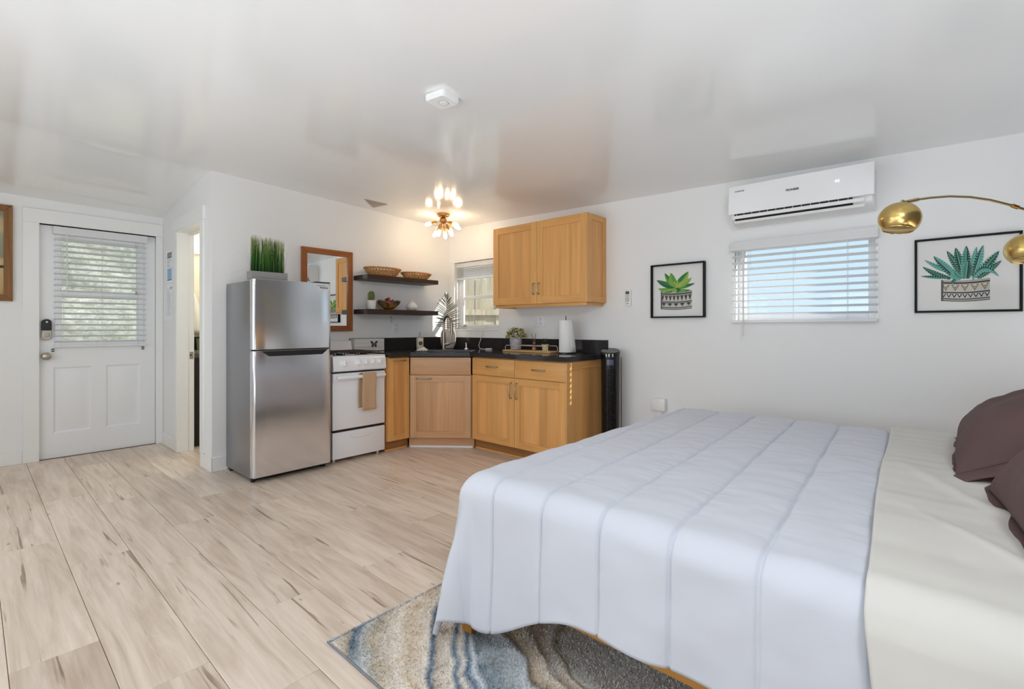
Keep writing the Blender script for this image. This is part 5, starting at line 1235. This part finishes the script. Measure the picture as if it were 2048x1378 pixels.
for k in range(9): y = BY0 + .06 + k * .225; b = MB(); b.box((BX0 + .03, y, .325), (BX1 - .03, y + .09, .345)); obj('slat', b, M_bedx, t)
t = thing('mattress', 'white mattress under the duvet', 'mattress', (2.2, .3, .346)); b = MB(); b.rbox((BX0 + .025, BY0, .347), (BX1 - .025, BY1 - .06, .595), .04, 3); obj('mattress_body', b, pbr('ticking', (230, 230, 228), .9), t)

def cloth(cx0, cx1, cy1, top, hn, hf, ft, yhead, nx_, ny_, pitch, puff, rx=.075, ry=.13, drop=0, flare=.03, seed=0, wr=.004):
    """draped cover: hangs at the near side (-X), the far side (+X) and the foot (+Y); returns positions and unit normals"""
    xs = np.linspace(cx0 - hn, cx1 + hf, nx_); ys = np.linspace(0, 1, ny_)
    Pn = np.zeros((nx_, ny_, 3))
    for i, xf in enumerate(xs):
        dx = cx0 - xf if xf < cx0 else (xf - cx1 if xf > cx1 else 0); dxx = dx; sx = -1 if xf < cx0 else 1
        xb = min(max(xf, cx0), cx1); yh = yhead(xf)
        for j, q in enumerate(ys):
            yf_ = yh + (cy1 + ft - yh) * q; dy = max(0, yf_ - cy1); yb = min(yf_, cy1); kk = min(1, max(0, (yf_ - .80) / .42)); dx = dxx * (1 + drop * kk * kk * (3 - 2 * kk) * (1 - .30 * min(1, dy / .5)))
            r_ = (dx ** 3 + dy ** 3) ** (1 / 3); rh = math.hypot(dx, dy)
            if r_ < 1e-9: Pn[i, j] = (xb, yb, top); continue
            th = math.atan2(dy, dx); cor = math.sin(2 * th) ** 2
            rho = rx + (ry - rx) * math.sin(th) ** 2
            if r_ < rho * PI / 2: out, dn = rho * math.sin(r_ / rho), rho * (1 - math.cos(r_ / rho))
            else:
                e = r_ - rho * PI / 2; fl = flare + .20 * cor + .07 * math.sin(th) ** 4; out = rho + fl * e + cor * .034 * math.sin(th * 5.5 - .6) * min(1, e / .25); dn = rho + e * math.sqrt(1 - fl * fl)
                if cor < .9: out += (.010 * math.sin(yb * 9 + seed) + .006 * math.sin(yb * 23 + xb * 5)) * min(1, e / .3) * (1 - cor)
            Pn[i, j] = (xb + sx * dx / rh * out, yb + dy / rh * out, top - dn)
    du = np.gradient(Pn, axis=0); dv = np.gradient(Pn, axis=1); nn = np.cross(du, dv); nn /= np.linalg.norm(nn, axis=2, keepdims=True) + 1e-12
    for i, xf in enumerate(xs):
        yh = yhead(xf)
        for j, q in enumerate(ys):
            yf_ = yh + (cy1 + ft - yh) * q; d = 0
            if pitch:
                k = (yf_ - .055 * (min(max(xf, cx0), cx1) - cx0) - .105) / pitch; fr = abs(math.sin(PI * k)); hang = max(0, cx0 - xf)
                d += (puff * (fr ** .5 - .7) - .008 * math.exp(-(fr / .06) ** 2)) * (1 - .3 * min(1, hang / .4)) * (1 - min(1, max(0, yf_ - cy1 - .02) / .12))
                near = 1 - fr; top_ = 1 if xf > cx0 else .25
                d += .0016 * top_ * near * mnoise.noise((xf * 42, yf_ * 7, seed)) * 2
            d += wr * mnoise.noise((xf * 6, yf_ * 6, seed + .3)) + wr * .5 * mnoise.noise((xf * 15, yf_ * 13, seed + 2))
            Pn[i, j] += nn[i, j] * d
    return Pn
M_duvet = pbr('duvet_white_blue', (206, 209, 218), .85, sheen=.1, bs=320, bstr=.06)
TOP = .625
P = cloth(1.262, 3.12, 1.235, TOP, .392, .40, .53, lambda x: .02 + .055 * (min(max(x, 1.262), 3.12) - 1.262), 300, 400,   .2095, .0105, drop=.46, seed=1, wr=.0055)
P[..., 2] = np.maximum(P[..., 2], .03)
b = MB(); b.grid(P.tolist(), flip=False); dv = obj('duvet', b, M_duvet, None, solid=.022, angle=89)
tag(dv, 'pale blue white channel quilted duvet over the bed', 'duvet')
M_sheet = pbr('cream_sheet', (211, 208, 201), .85, sheen=.1)
def yb(x): return -.74
P = cloth(1.248, 3.13, 9, TOP + .017, .42, .36, 0, yb, 190, 150, 0, 0, rx=.08, flare=.05, seed=5, wr=.007)
# the sheet's foot edge follows a wavy line over the duvet end
xs_ = np.linspace(1.248 - .42, 3.13 + .36, 190)
for i, x in enumerate(xs_):
    xc = min(max(x, 1.248), 3.13); edge = .122 + .043 * (xc - 1.248) + .006 * math.sin(xc * 3.4 + 1) - .10 * max(0, 1.15 - x)
    for j in range(150):
        q = j / 149; y = -.74 + (edge + .74) * q; base_p = P[i, 0].copy(); P[i, j, 1] = y; k = np.interp(q, [0, 1], [0, 1])
        fold = .010 * math.exp(-((y - (-.10 + .55 * (xc - 1.9))) / .03) ** 2) + .008 * math.exp(-((y - (.02 + .75 * (xc - 1.7) - .4 * max(0, 1.248 - x))) / .025) ** 2) + .006 * mnoise.noise((x * 4 + y * 5, y * 11 - x * 6, 1.5))
        hang = max(0, 1.248 - x); fold *= min(1, (1 - q) / .3)
        if hang > .12: P[i, j, 0] = base_p[0] - .010 * math.sin(y * 16 + hang * 5) * min(1, hang / .3) - fold
        else: P[i, j, 2] = base_p[2] + fold; P[i, j, 0] = base_p[0]
        if hang > .12: P[i, j, 2] = base_p[2]
        P[i, j, 2] += .006 * q ** 6 * (hang < .05)
b = MB(); b.grid(P.tolist()); sh = obj('top_sheet', b, M_sheet, None, solid=.006, angle=89); tag(sh, 'cream sheet folded back between duvet and brown pillows', 'sheet')

# pillows
M_pil = pbr('brown_linen', (92, 70, 68), .85, sheen=.0, bs=240, bstr=.1, var=.06, vs=6)
def pillow(label, c, w, h, th, yaw, tilt, seed):
    t = thing('brown_pillow', label, 'pillow', c, 'brown ruffled pillows')
    Mp = Matrix.Translation(c) @ Matrix.Rotation(yaw, 4, 'Z') @ Matrix.Rotation(tilt, 4, 'X')
    n, m = 44, 32; fr, bk = [], []
    for i in range(n + 1):
        u = -1 + 2 * i / n; f_, k_ = [], []
        for j in range(m + 1):
            v = -1 + 2 * j / m; puff = (max(0, 1 - abs(u) ** 2.6) ** .55) * (max(0, 1 - abs(v) ** 2.6) ** .55); pin = 1 - .055 * (1 - abs(v) ** 2) * abs(u) ** 4; pin2 = 1 - .055 * (1 - abs(u) ** 2) * abs(v) ** 4
            edge = max(abs(u), abs(v)); wrk = .014 * mnoise.noise((u * 3 + v * 2.2 + seed, v * 3.4 - u, seed)) * puff + .007 * mnoise.noise((u * 9, v * 9, seed + 4)) * edge * puff ** .5
            x, y = u * w / 2 * pin, v * h / 2 * pin2; f_.append((x, y, puff * th * .62 + wrk)); k_.append((x, y, -puff * th * .38))
        fr.append(f_); bk.append(k_)
    b = MB(Mp); b.grid(fr); b.grid(bk, flip=True); obj('pillow_body', b, M_pil, t, angle=89)
    per = []; rs_ = 0
    for i in range(n): per.append((-1 + 2 * i / n, -1))
    for j in range(m): per.append((1, -1 + 2 * j / m))
    for i in range(n): per.append((1 - 2 * i / n, 1))
    for j in range(m): per.append((-1, 1 - 2 * j / m))
    dense = []
    for i in range(len(per)):
        a, c2 = per[i], per[(i + 1) % len(per)]
        for k in range(5): dense.append((a[0] + (c2[0] - a[0]) * k / 5, a[1] + (c2[1] - a[1]) * k / 5))
    P = []
    for i, (u, v) in enumerate(dense):
        pin = 1 - .055 * (1 - abs(v) ** 2) * abs(u) ** 4; pin2 = 1 - .055 * (1 - abs(u) ** 2) * abs(v) ** 4; x, y = u * w / 2 * pin, v * h / 2 * pin2
        L = max(abs(u), abs(v)); ox, oy = (u if abs(u) > .92 else 0), (v if abs(v) > .92 else 0); nn_ = math.hypot(ox, oy) or 1; ox, oy = ox / nn_, oy / nn_; row = []
        for j in range(6):
            k = j / 5; row.append((x + ox * .072 * k, y + oy * .072 * k, .005 * k * math.sin(i * .07 + seed + 1.1 * math.sin(i * .03)) - .018 * k * k))
        P.append(row)
    b = MB(Mp); b.grid(P, close_u=True); obj('ruffle', b, M_pil, t, solid=.004, angle=89)
    return t
pillow('brown ruffled pillow farther from the camera, beside the wall', (2.62, -.29, .772), .80, .56, .25, R(-2), R(-27), 3.1)
pillow('brown ruffled pillow nearer the camera in front of the other', (1.74, -.375, .78), .80, .56, .25, R(4), R(-29), 7.7)

# ---------------------------------------------------------------- arc lamp
mb_, nb, bb = newmat('brushed_brass'); bb.inputs['Base Color'].default_value = lin((214, 184, 116)); bb.inputs['Metallic'].default_value = 1; bb.inputs['Roughness'].default_value = .27
M_brass = mb_; M_stem = pbr('pale_brass', (196, 178, 138), .25, 1); M_inner = pbr('shade_inside', (214, 216, 220), .5)
DL = 2.1
def pt(px, py, d=DL): return Vector((0, 0, CAMH)) + ray(px, py) * d
t = thing('arc_lamp', 'brass arc floor lamp with dome shades reaching over the bed', 'lamp', (3.40, -.58, 0))
b = MB(); b.lathe((3.42, -.60, 0), [(.13, 0), (.13, .02), (.12, .028), (.02, .032), (1e-5, .033)], 36); obj('base', b, M_stem, t)
pole_top = Vector((3.42, -.60, 1.44)); b = MB(); b.cyl((3.42, -.60, .03), pole_top, .011, n=14); obj('pole', b, M_stem, t)
def dome(c, r_, axis):
    q = axis.to_track_quat('Z', 'Y').to_matrix().to_4x4(); Md = Matrix.Translation(c) @ q
    b = MB(Md); prof = [(max(1e-5, r_ * math.sin(a)), r_ * .92 * math.cos(a)) for a in np.linspace(0, R(134), 22)]; b.lathe((0, 0, 0), prof[::-1], 40); s = obj('shade', b, M_brass, t, angle=80)
    b = MB(Md); prof = [(max(1e-5, (r_ - .002) * math.sin(a)), (r_ - .002) * .92 * math.cos(a)) for a in np.linspace(0, R(133.6), 18)]; b.lathe((0, 0, 0), prof, 40); obj('shade_lining', b, M_inner, s, angle=80, label='pale grey inside of the shade')
    b = MB(Md); e_ = R(134); b.tube([(r_ * math.sin(e_) * math.cos(a), r_ * math.sin(e_) * math.sin(a), r_ * .92 * math.cos(e_)) for a in np.linspace(0, 2 * PI, 41)[:-1]], .0016, 6, closed=True); obj('rim', b, M_brass, s)
    b = MB(Md); b.cyl((0, 0, -.01), (0, 0, .06), .016, n=14); b.ball((0, 0, -.012), .022, 16, 10); obj('bulb', b, M_whitepl, s)
    return Md @ Vector((0, 0, r_ * .92))
cu = Vector((0, 0, CAMH))
upL = (Vector((0, 0, 1)) + rv * .20 + fvw * .07).normalized(); cL = pt(1799, 438); rL = .077
topL = dome(cL, rL, upL)
cR = pt(2056, 499, DL); upR = (Vector((0, 0, 1)) + rv * .12 + fvw * .07).normalized(); topR = dome(cR, rL, upR)
k0, k1 = pt(1814, 404), pt(1836, 399); b = MB(); b.cyl(topL - upL * .004, topL + upL * .014, .005, n=10); b.tube([topL + upL * .012, k0], .005, 8); b.tube([k0, k1], .0085, 12); obj('swivel', b, M_stem, t)
arc = [k1, pt(1860, 395.5), pt(1900, 392.5), pt(1940, 394), pt(1980, 400), pt(2020, 410), pt(2060, 422), pt(2110, 440), pt(2170, 470)]; arc.append(pole_top)
b = MB(); b.tube(arc, .0052, 10); obj('arm', b, M_stem, t)
b = MB(); b.cyl(pt(2024, 411), pt(2036, 415), .0085, n=12); obj('collar', b, M_gold, t)
b = MB(); b.cyl(topR - upR * .004, topR + upR * .014, .005, n=10); e0 = topR + upR * .012
b.tube([e0, pt(2075, 450), pt(2100, 455), pt(2150, 480), pole_top - Vector((0, 0, .06))], .0052, 10); obj('arm', b, M_stem, t)
